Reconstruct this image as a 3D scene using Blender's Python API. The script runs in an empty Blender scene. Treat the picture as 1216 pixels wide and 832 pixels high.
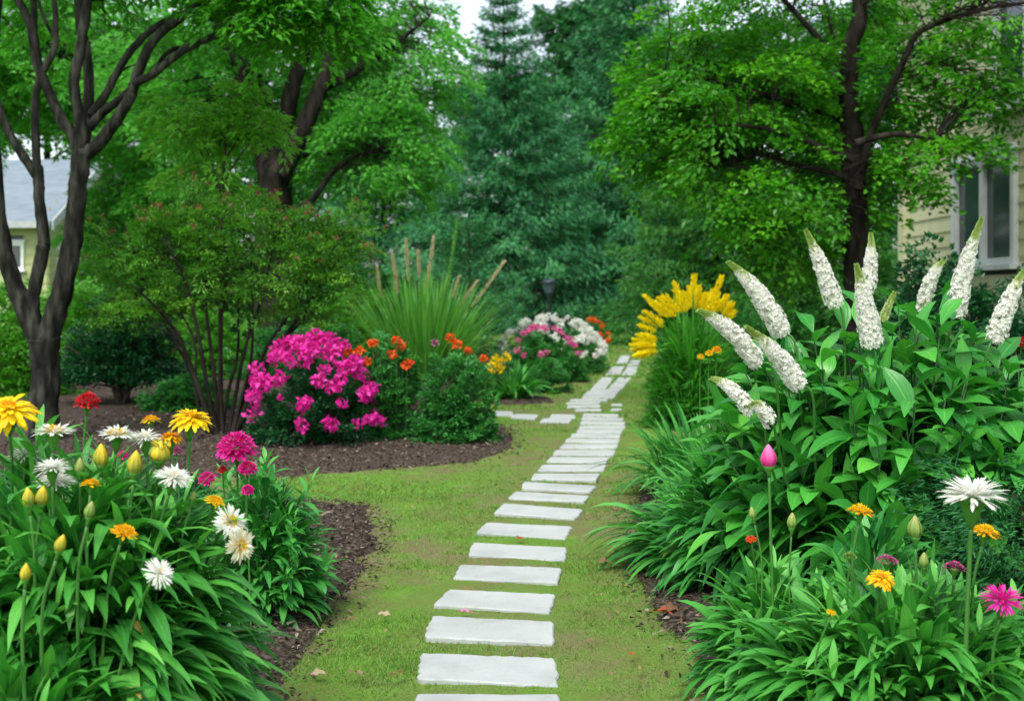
import bpy, math, random
import numpy as np
from mathutils import Vector, Matrix

# ------------------------------------------------------------------ camera, sky, sun, exposure
scene = bpy.context.scene
COL = scene.collection
FPX, HZ, CXP, CAMH = 1300.0, 350.0, 608.0, 1.35
cam_d = bpy.data.cameras.new("camera")
cam = bpy.data.objects.new("camera", cam_d); COL.objects.link(cam)
cam.location = (0, 0, CAMH); cam.rotation_euler = (math.radians(90), 0, 0)
cam_d.sensor_width = 36; cam_d.lens = FPX / 1216 * 36
cam_d.shift_y = -(416 - HZ) / 1216
cam_d.clip_start = 0.05; cam_d.clip_end = 1500
cam_d.dof.use_dof = True; cam_d.dof.focus_distance = 4.2; cam_d.dof.aperture_fstop = 3.3
scene.camera = cam

SUN_EL, SUN_AZ = math.radians(58), math.radians(200)
w = bpy.data.worlds.new("World"); scene.world = w; w.use_nodes = True
nt = w.node_tree; nt.nodes.clear()
sky = nt.nodes.new("ShaderNodeTexSky"); sky.sky_type = 'NISHITA'; sky.sun_disc = False
sky.sun_elevation = SUN_EL; sky.sun_rotation = SUN_AZ
sky.air_density = 1.0; sky.dust_density = 2.0; sky.ozone_density = 1.0
hs = nt.nodes.new("ShaderNodeHueSaturation"); hs.inputs['Saturation'].default_value = 0.45   # thin overcast veil
bg = nt.nodes.new("ShaderNodeBackground"); bg.inputs['Strength'].default_value = 0.15
wo = nt.nodes.new("ShaderNodeOutputWorld")
nt.links.new(sky.outputs[0], hs.inputs['Color']); nt.links.new(hs.outputs[0], bg.inputs[0]); nt.links.new(bg.outputs[0], wo.inputs[0])
sd = bpy.data.lights.new("sun", 'SUN'); sd.energy = 1.5; sd.angle = math.radians(25); sd.color = (1, 0.96, 0.88)
so = bpy.data.objects.new("sun", sd); COL.objects.link(so)
sdir = Vector((math.sin(SUN_AZ) * math.cos(SUN_EL), math.cos(SUN_AZ) * math.cos(SUN_EL), math.sin(SUN_EL)))
so.rotation_euler = sdir.to_track_quat('Z', 'Y').to_euler(); so.location = (0, 0, 40)
vs = scene.view_settings
vs.view_transform = 'Standard'; vs.look = 'None'; vs.gamma = 1; vs.use_curve_mapping = False
vs.exposure = 1.05
scene.cycles.max_bounces = 8; scene.cycles.diffuse_bounces = 5; scene.cycles.glossy_bounces = 2
scene.cycles.transmission_bounces = 4; scene.cycles.transparent_max_bounces = 4
scene.cycles.caustics_reflective = False; scene.cycles.caustics_refractive = False
scene.cycles.use_denoising = True

# ------------------------------------------------------------------ small helpers
PI = math.pi
UP = np.array([0, 0, 1.0])
def RNG(s): return np.random.default_rng(s)
def ppm(Y): return FPX / Y                                     # photo pixels per metre at depth Y
def wx(px, Y): return (px - CXP) * Y / FPX
def wz(py, Y): return CAMH + (HZ - py) * Y / FPX
def wp(px, py, Y): return np.array([wx(px, Y), Y, wz(py, Y)])
def gp(px, py):                                               # point of the flat ground
    Y = CAMH * FPX / (py - HZ); return (wx(px, Y), Y)
def nrm(v):
    v = np.asarray(v, float); return v / np.maximum(np.linalg.norm(v, axis=-1, keepdims=True), 1e-9)

class M:
    """collects vertices, faces and per-vertex attributes of ONE mesh"""
    def __init__(s): s.V = []; s.F = []; s.T = []; s.U = []; s.n = 0
    def add(s, V, F, tint=0.5, u=0.0):
        V = np.asarray(V, float).reshape(-1, 3); k = len(V)
        s.V.append(V)
        for f in (F if isinstance(F, list) else [F]): s.F.append(np.asarray(f, np.int64) + s.n)
        s.T.append(np.broadcast_to(np.asarray(tint, float), (k,)).copy()); s.U.append(np.broadcast_to(np.asarray(u, float), (k,)).copy())
        s.n += k; return s
    def merge(s, o):
        for f in o.F: s.F.append(f + s.n)
        s.V += o.V; s.T += o.T; s.U += o.U; s.n += o.n; return s
    def xf(s, R=None, t=None):
        for i in range(len(s.V)):
            if R is not None: s.V[i] = s.V[i] @ np.asarray(R).T
            if t is not None: s.V[i] = s.V[i] + np.asarray(t)
        return s
    def mesh(s, name, mats, smooth=True, org=(0, 0, 0)):
        me = bpy.data.meshes.new(name)
        V = np.concatenate(s.V) - np.asarray(org, float)
        me.vertices.add(len(V)); me.vertices.foreach_set("co", V.astype(np.float32).ravel())
        loops = np.concatenate([f.ravel() for f in s.F]); sizes = np.concatenate([np.full(len(f), f.shape[1]) for f in s.F])
        starts = np.concatenate([[0], np.cumsum(sizes)[:-1]])
        me.loops.add(len(loops)); me.loops.foreach_set("vertex_index", loops.astype(np.int32))
        me.polygons.add(len(sizes)); me.polygons.foreach_set("loop_start", starts.astype(np.int32)); me.polygons.foreach_set("loop_total", sizes.astype(np.int32))
        me.polygons.foreach_set("use_smooth", np.full(len(sizes), smooth))
        for nm, arr in (("tint", s.T), ("across", s.U)):
            a = me.attributes.new(nm, 'FLOAT', 'POINT'); a.data.foreach_set("value", np.concatenate(arr).astype(np.float32))
        me.update(calc_edges=True); me.validate()
        for m in (mats if isinstance(mats, (list, tuple)) else [mats]): me.materials.append(m)
        return me
def tag(o, label=None, cat=None, group=None, kind=None):
    if label: o['label'] = label
    if cat: o['category'] = cat
    if group: o['group'] = group
    if kind: o['kind'] = kind
    return o
def thing(name, label, cat, loc=(0, 0, 0), group=None):
    o = bpy.data.objects.new(name, None); COL.objects.link(o); o.location = loc; o.empty_display_size = 0.1
    return tag(o, label, cat, group)
def part(name, m, mat, parent, label=None, smooth=True, kind=None, base=None):
    """mesh given in world coordinates, child of a thing (base: the thing's location)"""
    b = np.array(base if base is not None else parent.location)
    o = bpy.data.objects.new(name, m.mesh(name, mat, smooth, b)); COL.objects.link(o); o.parent = parent
    return tag(o, label, kind=kind)
def sub(name, m, mat, parent, base, smooth=True, label=None):
    o = bpy.data.objects.new(name, m.mesh(name, mat, smooth, base)); COL.objects.link(o); o.parent = parent
    return tag(o, label)
def single(name, m, mat, label, cat, loc=(0, 0, 0), group=None, smooth=True):
    o = bpy.data.objects.new(name, m.mesh(name, mat, smooth, loc)); COL.objects.link(o); o.location = loc
    return tag(o, label, cat, group)
def ground_piece(name, m, mat, kind='structure', smooth=True):
    o = bpy.data.objects.new(name, m.mesh(name, mat, smooth)); COL.objects.link(o); return tag(o, kind=kind)
def copy_tree(o, parent=None):
    c = o.copy(); COL.objects.link(c)
    if parent: c.parent = parent
    for ch in list(o.children): copy_tree(ch, c)
    return c

# ---- value noise
def _h(ix, iy, s): 
    n = (ix * 374761393 + iy * 668265263 + s * 1442695041) & 0x7fffffff
    n = ((n ^ (n >> 13)) * 1274126177) & 0x7fffffff
    return ((n ^ (n >> 16)) & 0xffff) / 65535.0
def noise2(x, y, s=0):
    x = np.asarray(x, float); y = np.asarray(y, float)
    ix = np.floor(x).astype(np.int64); iy = np.floor(y).astype(np.int64); fx = x - ix; fy = y - iy
    fx = fx * fx * (3 - 2 * fx); fy = fy * fy * (3 - 2 * fy)
    return (_h(ix, iy, s) * (1 - fx) + _h(ix + 1, iy, s) * fx) * (1 - fy) + (_h(ix, iy + 1, s) * (1 - fx) + _h(ix + 1, iy + 1, s) * fx) * fy
def fbm(x, y, s=0, o=4):
    r = 0; a = .5; t = 0
    for i in range(o): r = r + a * noise2(x * 2 ** i, y * 2 ** i, s + i * 7); t += a; a *= .5
    return r / t

# ---- shapes
PROF = {
    'lance': ([0, .05, .2, .4, .6, .8, .93, 1], [.22, .22, .62, 1, .93, .6, .25, .02]),
    'ovate': ([0, .1, .2, .4, .6, .8, .93, 1], [.1, .12, .62, 1, .92, .55, .2, .02]),
    'strap': ([0, .1, .4, .7, .9, 1], [.6, .8, 1, .85, .45, .03]),
    'petal': ([0, .2, .5, .75, .92, 1], [.3, .5, .8, 1, .85, .3]),
    'spiky': ([0, .3, .6, .85, 1], [.35, .5, .9, .85, .15]),
    'needle': ([0, .3, .7, 1], [.5, 1, .8, .1]),
}
def arcs(m, P, D, L, W, droop, n=6, fold=.18, prof='lance', tint=None, rng=None, twist=.35, down=None, wave=0.0):
    """curved, folded blades: base points P, first directions D, lengths L, half-widths W, droop (bend towards the ground)"""
    P = np.asarray(P, float); k = len(P); D = nrm(D); rng = rng or RNG(1)
    L = np.broadcast_to(L, (k,)); W = np.broadcast_to(W, (k,)); droop = np.broadcast_to(droop, (k,))
    az = np.arctan2(D[:, 1], D[:, 0]) + rng.normal(0, twist, k)
    S = np.stack([-np.sin(az), np.cos(az), rng.normal(0, twist * .7, k)], 1); S = nrm(S)
    dn = np.array([0, 0, -1.0]) if down is None else down
    xs, ws = PROF[prof]; s = np.linspace(0, 1, n + 1); pw = np.interp(s, xs, ws)
    ctr = [P]; d = D; dirs = [D]
    for i in range(n):
        ctr.append(ctr[-1] + d * (L / n)[:, None]); d = nrm(d + dn * (droop / n * (1 + .6 * i / n))[:, None]); dirs.append(d)
    rows = []
    ph = rng.random(k) * 6.28
    for i in range(n + 1):
        Si = nrm(S - dirs[i] * np.sum(S * dirs[i], 1, keepdims=True)); N = np.cross(Si, dirs[i]); N = np.where(N[:, 2:3] < 0, -N, N)
        hw = (W * pw[i])[:, None]; wv = (np.sin(ph + i * 1.7) * wave)[:, None] * hw
        rows.append(np.stack([ctr[i] - Si * hw + N * (hw * fold + wv), ctr[i], ctr[i] + Si * hw + N * (hw * fold - wv)], 1))
    V = np.stack(rows, 1)                                        # k, n+1, 3, 3
    base = (np.arange(k) * (n + 1) * 3)[:, None]
    f = []
    for i in range(n):
        for j in range(2):
            a = i * 3 + j; f.append([a, a + 1, a + 4, a + 3])
    F = (base[:, :, None] + np.array(f)[None]).reshape(-1, 4)
    t = rng.random(k) if tint is None else np.broadcast_to(tint, (k,))
    m.add(V, F, np.repeat(t, (n + 1) * 3), np.tile([-1, 0, 1], k * (n + 1)))
    return m
LEAF5 = (np.array([[0, 0, 0], [0, .5, 0], [0, 1, -.12], [-.5, .42, .13], [.5, .42, .13]]), np.array([[0, 4, 2, 1], [0, 1, 2, 3]]))
LEAF4 = (np.array([[0, 0, 0], [.5, .4, .1], [0, 1, -.1], [-.5, .4, .1]]), np.array([[0, 1, 2, 3]]))
NEED = (np.array([[-.25, 0, 0], [.25, 0, 0], [.5, .6, .05], [0, 1, -.05], [-.5, .6, .05]]), np.array([[0, 1, 2, 3], [0, 3, 4, 4]]))
NEED = (np.array([[0, 0, 0], [.5, .35, .06], [0, 1, -.12], [-.5, .35, .06]]), np.array([[0, 1, 2, 3]]))
def leaves(m, P, D, N, L, W, tint, tpl=LEAF4):
    P = np.asarray(P, float); k = len(P); D = nrm(D); X = nrm(np.cross(D, N)); Z = np.cross(X, D)
    L = np.broadcast_to(L, (k,)); W = np.broadcast_to(W, (k,)); tv, tf = tpl
    V = P[:, None] + X[:, None] * (tv[None, :, 0:1] * W[:, None, None]) + D[:, None] * (tv[None, :, 1:2] * L[:, None, None]) + Z[:, None] * (tv[None, :, 2:3] * L[:, None, None])
    F = ((np.arange(k) * len(tv))[:, None, None] + tf[None]).reshape(-1, 4)
    m.add(V, F, np.repeat(np.broadcast_to(tint, (k,)), len(tv)), np.tile(tv[:, 0] * 2, k)); return m
def tubes(m, P, R, sides=5, tint=.5):
    """P (n,k,3) polylines, R (n,k) radii"""
    P = np.asarray(P, float); n, k, _ = P.shape; R = np.broadcast_to(R, (n, k))
    T = np.empty_like(P); T[:, 1:-1] = P[:, 2:] - P[:, :-2]; T[:, 0] = P[:, 1] - P[:, 0]; T[:, -1] = P[:, -1] - P[:, -2]; T = nrm(T)
    ref = np.where(np.abs(T[:, :1, 2:3]) > .8, np.array([1.0, 0, 0]), np.array([0, 0, 1.0])); ref = np.broadcast_to(ref, P.shape)
    A = nrm(np.cross(T, ref)); B = np.cross(T, A)
    an = np.arange(sides) * 2 * PI / sides
    V = P[:, :, None] + R[:, :, None, None] * (A[:, :, None] * np.cos(an)[None, None, :, None] + B[:, :, None] * np.sin(an)[None, None, :, None])
    f = []
    for i in range(k - 1):
        for j in range(sides): f.append([i * sides + j, i * sides + (j + 1) % sides, (i + 1) * sides + (j + 1) % sides, (i + 1) * sides + j])
    F = ((np.arange(n) * k * sides)[:, None, None] + np.array(f)[None]).reshape(-1, 4)
    cap = ((np.arange(n) * k * sides)[:, None] + ((k - 1) * sides + np.arange(sides))[None])
    m.add(V, [F, cap], tint); return m
def smoothline(pts, rad, per=5):
    pts = np.asarray(pts, float); rad = np.asarray(rad, float); n = len(pts)
    Q = np.vstack([2 * pts[0] - pts[1], pts, 2 * pts[-1] - pts[-2]]); o = []; r = []
    for i in range(n - 1):
        p0, p1, p2, p3 = Q[i:i + 4]
        for t in np.linspace(0, 1, per, endpoint=False):
            o.append(.5 * (2 * p1 + (p2 - p0) * t + (2 * p0 - 5 * p1 + 4 * p2 - p3) * t * t + (3 * p1 - p0 - 3 * p2 + p3) * t ** 3)); r.append(rad[i] * (1 - t) + rad[i + 1] * t)
    o.append(pts[-1]); r.append(rad[-1]); return np.array(o), np.array(r)
def limb(m, pts, rad, sides=10, per=6, rough=.0, rng=None):
    p, r = smoothline(pts, rad, per)
    if rough: 
        rng = rng or RNG(3); p = p + rng.normal(0, 1, p.shape) * (r * rough)[:, None]; r = r * (1 + rng.normal(0, rough * .6, len(r)))
    tubes(m, p[None], r[None], sides); return p, r
def lathe(m, prof, sides=16, c=(0, 0, 0), tint=.5, wob=0):
    prof = np.asarray(prof, float); k = len(prof); an = np.arange(sides) * 2 * PI / sides
    rr = prof[:, 0][:, None] * (1 + wob * np.cos(an * 5)[None]); V = np.stack([rr * np.cos(an), rr * np.sin(an), np.broadcast_to(prof[:, 1][:, None], (k, sides))], 2).reshape(-1, 3) + np.asarray(c)
    f = [[i * sides + j, i * sides + (j + 1) % sides, (i + 1) * sides + (j + 1) % sides, (i + 1) * sides + j] for i in range(k - 1) for j in range(sides)]
    m.add(V, [np.array(f), np.arange(sides)[None, ::-1], ((k - 1) * sides + np.arange(sides))[None]], tint); return m
def box(m, c, s, R=None, tint=.5):
    V = np.array([[x, y, z] for x in (-.5, .5) for y in (-.5, .5) for z in (-.5, .5)]) * np.asarray(s)
    if R is not None: V = V @ np.asarray(R).T
    m.add(V + np.asarray(c), np.array([[0, 1, 3, 2], [4, 6, 7, 5], [0, 4, 5, 1], [2, 3, 7, 6], [0, 2, 6, 4], [1, 5, 7, 3]]), tint); return m
def rot_to(axis):
    return np.array(Vector(axis).to_track_quat('Z', 'Y').to_matrix())
def sprays(rng, A, D, L, per, width=.35, droop=.3, jit=.03, lift=0):
    """leaf positions on flat leafy sprays: anchors A, directions D, lengths L"""
    A = np.asarray(A, float); n = len(A); D = nrm(D); L = np.broadcast_to(L, (n,))
    S = nrm(np.cross(D, UP) + rng.normal(0, .12, (n, 3))); U = np.cross(S, D)
    i = np.repeat(np.arange(n), per); m_ = len(i); t = rng.random(m_) ** .75; u = rng.uniform(-1, 1, m_)
    pr = np.sqrt(np.clip(1 - (2 * np.clip(t, .02, 1) - .9) ** 2, .06, 1))
    l = L[i][:, None]; tt = t[:, None]; uu = u[:, None]
    P = A[i] + D[i] * l * tt + S[i] * uu * width * l * pr[:, None] + U[i] * rng.normal(0, jit, (m_, 1)) * l
    P[:, 2] -= (droop * L[i] * (t * t + .35 * u * u)) - lift * L[i] * t
    dl = D[i] * .8 + S[i] * uu * 1.1 + rng.normal(0, .35, (m_, 3)); dl[:, 2] -= droop * .9 * t
    N = U[i] + rng.normal(0, .4, (m_, 3))
    rib = np.stack([A + D * (L * q)[:, None] - UP * ((droop * q * q - lift * q) * L)[:, None] for q in (0, .35, .7, .95)], 1)
    return P, dl, N, i, rib
def ell(rng, n, c, r, shell=.55, zmin=None, squash=None):
    """points in an ellipsoid, denser towards its surface"""
    v = nrm(rng.normal(0, 1, (n, 3))); q = (shell + (1 - shell) * rng.random((n, 1)) ** .7)
    return np.asarray(c) + v * q * np.asarray(r), v

# ---- materials
def newmat(name):
    m = bpy.data.materials.new(name); m.use_nodes = True; nt = m.node_tree; nt.nodes.clear()
    return m, nt, nt.nodes.new, nt.links.new
def rampmix(nt, fac, cols):
    r = nt.nodes.new("ShaderNodeValToRGB"); e = r.color_ramp.elements
    for i, c in enumerate(cols):
        p = i / (len(cols) - 1)
        if i < 2: e[i].position = p if i == 0 else 1.0; el = e[i]
        else: el = e.new(p)
        el.position = p; el.color = (*c, 1)
    # positions were assigned in creation order; set again sorted
    for i, c in enumerate(cols): e[i].position = i / (len(cols) - 1); e[i].color = (*c, 1)
    nt.links.new(fac, r.inputs[0]); return r.outputs[0]
def leafmat(name, cols, rough=.45, trans=.3, rib=0.0, spec=.4, tcol=None, old=False):
    if all(c[1] > 1.15 * c[0] and c[1] > 1.5 * c[2] for c in cols): cols = [(c[0] * .92, c[1] * 1.08, c[2] * .82) for c in cols]
    m, nt, N, Lk = newmat(name)
    a = N("ShaderNodeAttribute"); a.attribute_name = "tint"
    c = rampmix(nt, a.outputs['Fac'], cols)
    if old:                                                       # a few ageing leaves have turned
        g_ = N("ShaderNodeMath"); g_.operation = 'GREATER_THAN'; g_.inputs[1].default_value = .9985; Lk(a.outputs['Fac'], g_.inputs[0])
        om = N("ShaderNodeMixRGB"); om.inputs[2].default_value = (.30, .27, .06, 1); Lk(g_.outputs[0], om.inputs[0]); Lk(c, om.inputs[1]); c = om.outputs[0]
    b = N("ShaderNodeBsdfPrincipled"); b.inputs['Roughness'].default_value = rough; b.inputs['Specular IOR Level'].default_value = spec
    if rib:
        u = N("ShaderNodeAttribute"); u.attribute_name = "across"
        ab = N("ShaderNodeMath"); ab.operation = 'ABSOLUTE'; Lk(u.outputs['Fac'], ab.inputs[0])
        mr = N("ShaderNodeMapRange"); mr.inputs['From Min'].default_value = .0; mr.inputs['From Max'].default_value = .10; mr.inputs['To Min'].default_value = rib; mr.inputs['To Max'].default_value = 0
        Lk(ab.outputs[0], mr.inputs[0])
        mx = N("ShaderNodeMixRGB"); mx.inputs[2].default_value = (min(1, cols[-1][0] * 2.2 + .02), min(1, cols[-1][1] * 1.7 + .02), min(1, cols[-1][2] * 2 + .02), 1)
        Lk(mr.outputs[0], mx.inputs[0]); Lk(c, mx.inputs[1]); c = mx.outputs[0]
        bu = N("ShaderNodeBump"); bu.inputs['Strength'].default_value = .14; bu.inputs['Distance'].default_value = .002
        sn = N("ShaderNodeMath"); sn.operation = 'SINE'; ml = N("ShaderNodeMath"); ml.operation = 'MULTIPLY'; ml.inputs[1].default_value = 16; Lk(u.outputs['Fac'], ml.inputs[0]); Lk(ml.outputs[0], sn.inputs[0])
        Lk(sn.outputs[0], bu.inputs['Height']); Lk(bu.outputs[0], b.inputs['Normal'])
    Lk(c, b.inputs['Base Color'])
    o = N("ShaderNodeOutputMaterial")
    if trans:
        t = N("ShaderNodeBsdfTranslucent"); g = N("ShaderNodeMixRGB"); g.blend_type = 'MULTIPLY'; g.inputs[0].default_value = 1; g.inputs[2].default_value = (*(tcol or (1.15, 1.3, .75)), 1)
        Lk(c, g.inputs[1]); Lk(g.outputs[0], t.inputs[0])
        mx = N("ShaderNodeMixShader"); mx.inputs[0].default_value = trans; Lk(b.outputs[0], mx.inputs[1]); Lk(t.outputs[0], mx.inputs[2]); Lk(mx.outputs[0], o.inputs[0])
    else: Lk(b.outputs[0], o.inputs[0])
    return m
def surf(name, cols, scale=8, rough=.7, bump=.3, detail=6, dist=.01, spec=.3, stretch=None, metallic=0, contrast=(.35, .65)):
    m, nt, N, Lk = newmat(name)
    tc = N("ShaderNodeTexCoord"); src = tc.outputs['Object']
    if stretch:
        mp = N("ShaderNodeMapping"); mp.inputs['Scale'].default_value = stretch; Lk(src, mp.inputs[0]); src = mp.outputs[0]
    n = N("ShaderNodeTexNoise"); n.inputs['Scale'].default_value = scale; n.inputs['Detail'].default_value = detail; Lk(src, n.inputs['Vector'])
    mr = N("ShaderNodeMapRange"); mr.inputs['From Min'].default_value = contrast[0]; mr.inputs['From Max'].default_value = contrast[1]; Lk(n.outputs[0], mr.inputs[0])
    c = rampmix(nt, mr.outputs[0], cols)
    b = N("ShaderNodeBsdfPrincipled"); b.inputs['Roughness'].default_value = rough; b.inputs['Specular IOR Level'].default_value = spec; b.inputs['Metallic'].default_value = metallic
    Lk(c, b.inputs['Base Color'])
    if bump:
        bu = N("ShaderNodeBump"); bu.inputs['Strength'].default_value = bump; bu.inputs['Distance'].default_value = dist; Lk(n.outputs[0], bu.inputs['Height']); Lk(bu.outputs[0], b.inputs['Normal'])
    o = N("ShaderNodeOutputMaterial"); Lk(b.outputs[0], o.inputs[0]); return m
# ------------------------------------------------------------------ materials
MAT = {}
MAT['lance'] = leafmat("lance_leaf", [(.025, .14, .03), (.05, .24, .045), (.085, .33, .06), (.15, .43, .09)], .38, .28, rib=.3, old=True)
MAT['lance_r'] = leafmat("lance_leaf_bluish", [(.02, .125, .032), (.04, .22, .05), (.07, .31, .062), (.12, .4, .09)], .36, .28, rib=.3, old=True)
MAT['strap'] = leafmat("strap_leaf", [(.022, .14, .03), (.045, .23, .045), (.085, .31, .065), (.13, .40, .1)], .35, .3, rib=.3, old=True)
MAT['ovate'] = leafmat("broad_leaf", [(.02, .145, .034), (.045, .24, .046), (.08, .34, .055), (.16, .46, .065)], .3, .25, rib=.25, old=True)
MAT['bush'] = leafmat("bush_leaf", [(.02, .11, .028), (.045, .21, .05), (.09, .32, .07)], .45, .28)
MAT['bushlt'] = leafmat("light_bush_leaf", [(.05, .19, .02), (.10, .31, .03), (.17, .42, .045)], .45, .35)
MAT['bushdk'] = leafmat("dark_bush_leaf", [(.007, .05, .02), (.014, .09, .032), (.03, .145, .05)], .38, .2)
MAT['redbush'] = leafmat("small_shrub_leaf", [(.03, .12, .018), (.07, .22, .026), (.13, .33, .034), (.25, .44, .045)], .4, .35)
MAT['maple'] = leafmat("maple_leaf", [(.025, .14, .010), (.05, .23, .013), (.095, .32, .016), (.17, .42, .022)], .42, .42)
MAT['elm'] = leafmat("elm_leaf", [(.055, .23, .04), (.11, .36, .06), (.18, .48, .085)], .45, .42)
MAT['fore'] = leafmat("fore_tree_leaf", [(.028, .16, .012), (.06, .26, .018), (.12, .38, .025)], .4, .42)
MAT['sap'] = leafmat("sapling_leaf", [(.09, .29, .03), (.16, .40, .045), (.24, .48, .07)], .42, .42)
MAT['spruce'] = leafmat("spruce_needle", [(.014, .085, .045), (.026, .15, .07), (.05, .22, .095), (.10, .33, .125)], .5, .15)
MAT['larch'] = leafmat("larch_needle", [(.03, .13, .035), (.055, .2, .048), (.10, .28, .06)], .5, .3)
MAT['wood'] = leafmat("far_leaf", [(.016, .1, .038), (.034, .165, .055), (.06, .23, .07)], .5, .3)
MAT['juniper'] = leafmat("juniper_needle", [(.014, .095, .04), (.03, .16, .055), (.055, .23, .08)], .5, .15)
MAT['grassleaf'] = leafmat("reed_grass_blade", [(.08, .27, .05), (.15, .38, .075), (.25, .48, .12)], .42, .35)
MAT['stem'] = leafmat("green_stem", [(.04, .14, .03), (.08, .22, .05)], .45, .1)
MAT['darkstem'] = leafmat("dark_stem", [(.02, .06, .015), (.03, .08, .02)], .5, 0)
MAT['bark'] = surf("dark_bark", [(.005, .0055, .004), (.02, .0205, .015), (.055, .055, .044)], 14, .85, .9, 8, .03, .15, (1, 1, .25))
MAT['bark2'] = surf("brown_bark", [(.008, .007, .006), (.022, .018, .014), (.042, .036, .028)], 9, .9, .8, 8, .03, .15, (1, 1, .3))
MAT['twig'] = surf("twig_bark", [(.03, .022, .014), (.07, .055, .035)], 30, .8, .4, 4, .005)
def stonemat():
    m, nt, N, Lk = newmat("pale_paving_stone"); tc = N("ShaderNodeTexCoord"); gm = N("ShaderNodeNewGeometry")
    def noise(sc, det, ro=.6):
        n = N("ShaderNodeTexNoise"); n.inputs['Scale'].default_value = sc; n.inputs['Detail'].default_value = det; n.inputs['Roughness'].default_value = ro; Lk(gm.outputs['Position'], n.inputs['Vector']); return n.outputs[0]
    def rng_(x, a, b_, c=0, d=1):
        mr = N("ShaderNodeMapRange"); mr.inputs['From Min'].default_value = a; mr.inputs['From Max'].default_value = b_; mr.inputs['To Min'].default_value = c; mr.inputs['To Max'].default_value = d; Lk(x, mr.inputs[0]); return mr.outputs[0]
    def mix(f, a, col):
        mx = N("ShaderNodeMixRGB"); mx.inputs[2].default_value = (*col, 1); Lk(f, mx.inputs[0]); Lk(a, mx.inputs[1]); return mx.outputs[0]
    c = rampmix(nt, rng_(noise(3.2, 8), .3, .7), [(.31, .345, .33), (.39, .42, .405), (.43, .46, .445)])
    c = mix(rng_(noise(7, 10, .7), .56, .74, 0, .55), c, (.25, .25, .21)); c = mix(rng_(noise(160, 3), .60, .72, 0, .7), c, (.2, .2, .19)); c = mix(rng_(noise(15, 8, .75), .64, .72, 0, .5), c, (.15, .19, .08))
    b = N("ShaderNodeBsdfPrincipled"); b.inputs['Roughness'].default_value = .85; b.inputs['Specular IOR Level'].default_value = .2; Lk(c, b.inputs['Base Color'])
    bu = N("ShaderNodeBump"); bu.inputs['Strength'].default_value = .5; bu.inputs['Distance'].default_value = .004; Lk(noise(60, 10, .7), bu.inputs['Height']); Lk(bu.outputs[0], b.inputs['Normal'])
    o = N("ShaderNodeOutputMaterial"); Lk(b.outputs[0], o.inputs[0]); return m
MAT['stone'] = stonemat()
MAT['mulch'] = surf("bark_mulch_soil", [(.022, .016, .012), (.065, .05, .038), (.13, .105, .082)], 45, .95, .9, 8, .03, .1)
MAT['chip'] = leafmat("bark_chip", [(.022, .016, .012), (.06, .045, .034), (.14, .11, .085), (.30, .25, .2)], .85, 0, spec=.1)
MAT['dryleaf'] = leafmat("dry_leaf", [(.16, .075, .035), (.30, .19, .10), (.42, .33, .22)], .75, .15)
MAT['redleaf'] = leafmat("orange_dry_leaf", [(.30, .07, .025), (.36, .1, .03)], .7, .15)
MAT['grass'] = leafmat("lawn_blade", [(.20, .225, .065), (.14, .27, .045), (.155, .34, .045), (.23, .41, .06)], .5, .35)
def petalmat(n, cols, tr=.3): return leafmat(n, cols, .5, tr, spec=.25, tcol=(1, 1, 1))
MAT['yellow'] = petalmat("yellow_petal", [(.80, .50, .004), (.85, .60, .006), (.88, .68, .012)])
MAT['orange'] = petalmat("amber_petal", [(.78, .34, .004), (.84, .46, .006), (.86, .54, .01)])
MAT['white'] = petalmat("white_petal", [(.78, .78, .69), (.86, .86, .80), (.9, .9, .86)], .42)
MAT['cream'] = petalmat("cream_petal", [(.75, .66, .42), (.82, .76, .58), (.85, .82, .7)])
MAT['magenta'] = petalmat("magenta_petal", [(.5, .01, .16), (.68, .012, .26), (.75, .05, .36)])
MAT['azalea'] = petalmat("azalea_petal", [(.60, .010, .25), (.74, .02, .36), (.8, .08, .46)])
MAT['hotpink'] = petalmat("pink_petal", [(.7, .03, .25), (.78, .1, .38), (.8, .25, .5)])
MAT['mauve'] = petalmat("mauve_petal", [(.22, .03, .09), (.36, .08, .17), (.55, .28, .36)])
MAT['red'] = petalmat("red_petal", [(.42, .006, .02), (.6, .015, .035), (.66, .06, .05)])
MAT['orangered'] = petalmat("orange_red_petal", [(.7, .045, .01), (.8, .11, .012), (.8, .2, .02)])
MAT['plume'] = leafmat("golden_plume", [(.86, .66, .004), (.90, .78, .008), (.92, .84, .02)], .5, .5, spec=.2, tcol=(1, 1, 1))
MAT['tan'] = petalmat("tan_plume", [(.52, .44, .22), (.64, .56, .33), (.7, .65, .45)])
MAT['calyx'] = leafmat("green_calyx", [(.05, .17, .03), (.09, .25, .04)], .4, .15)
MAT['budyel'] = leafmat("yellow_bud", [(.2, .28, .04), (.48, .42, .03), (.72, .54, .03)], .55, .2)
MAT['budgrn'] = leafmat("green_bud", [(.10, .24, .04), (.22, .34, .07), (.36, .38, .12)], .55, .2)
MAT['berry'] = petalmat("red_shoot_tip", [(.2, .05, .03), (.32, .08, .05), (.45, .16, .13)])
MAT['spiketip'] = leafmat("spike_bud", [(.24, .40, .08), (.42, .55, .16), (.62, .68, .34)], .5, .2)

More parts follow.
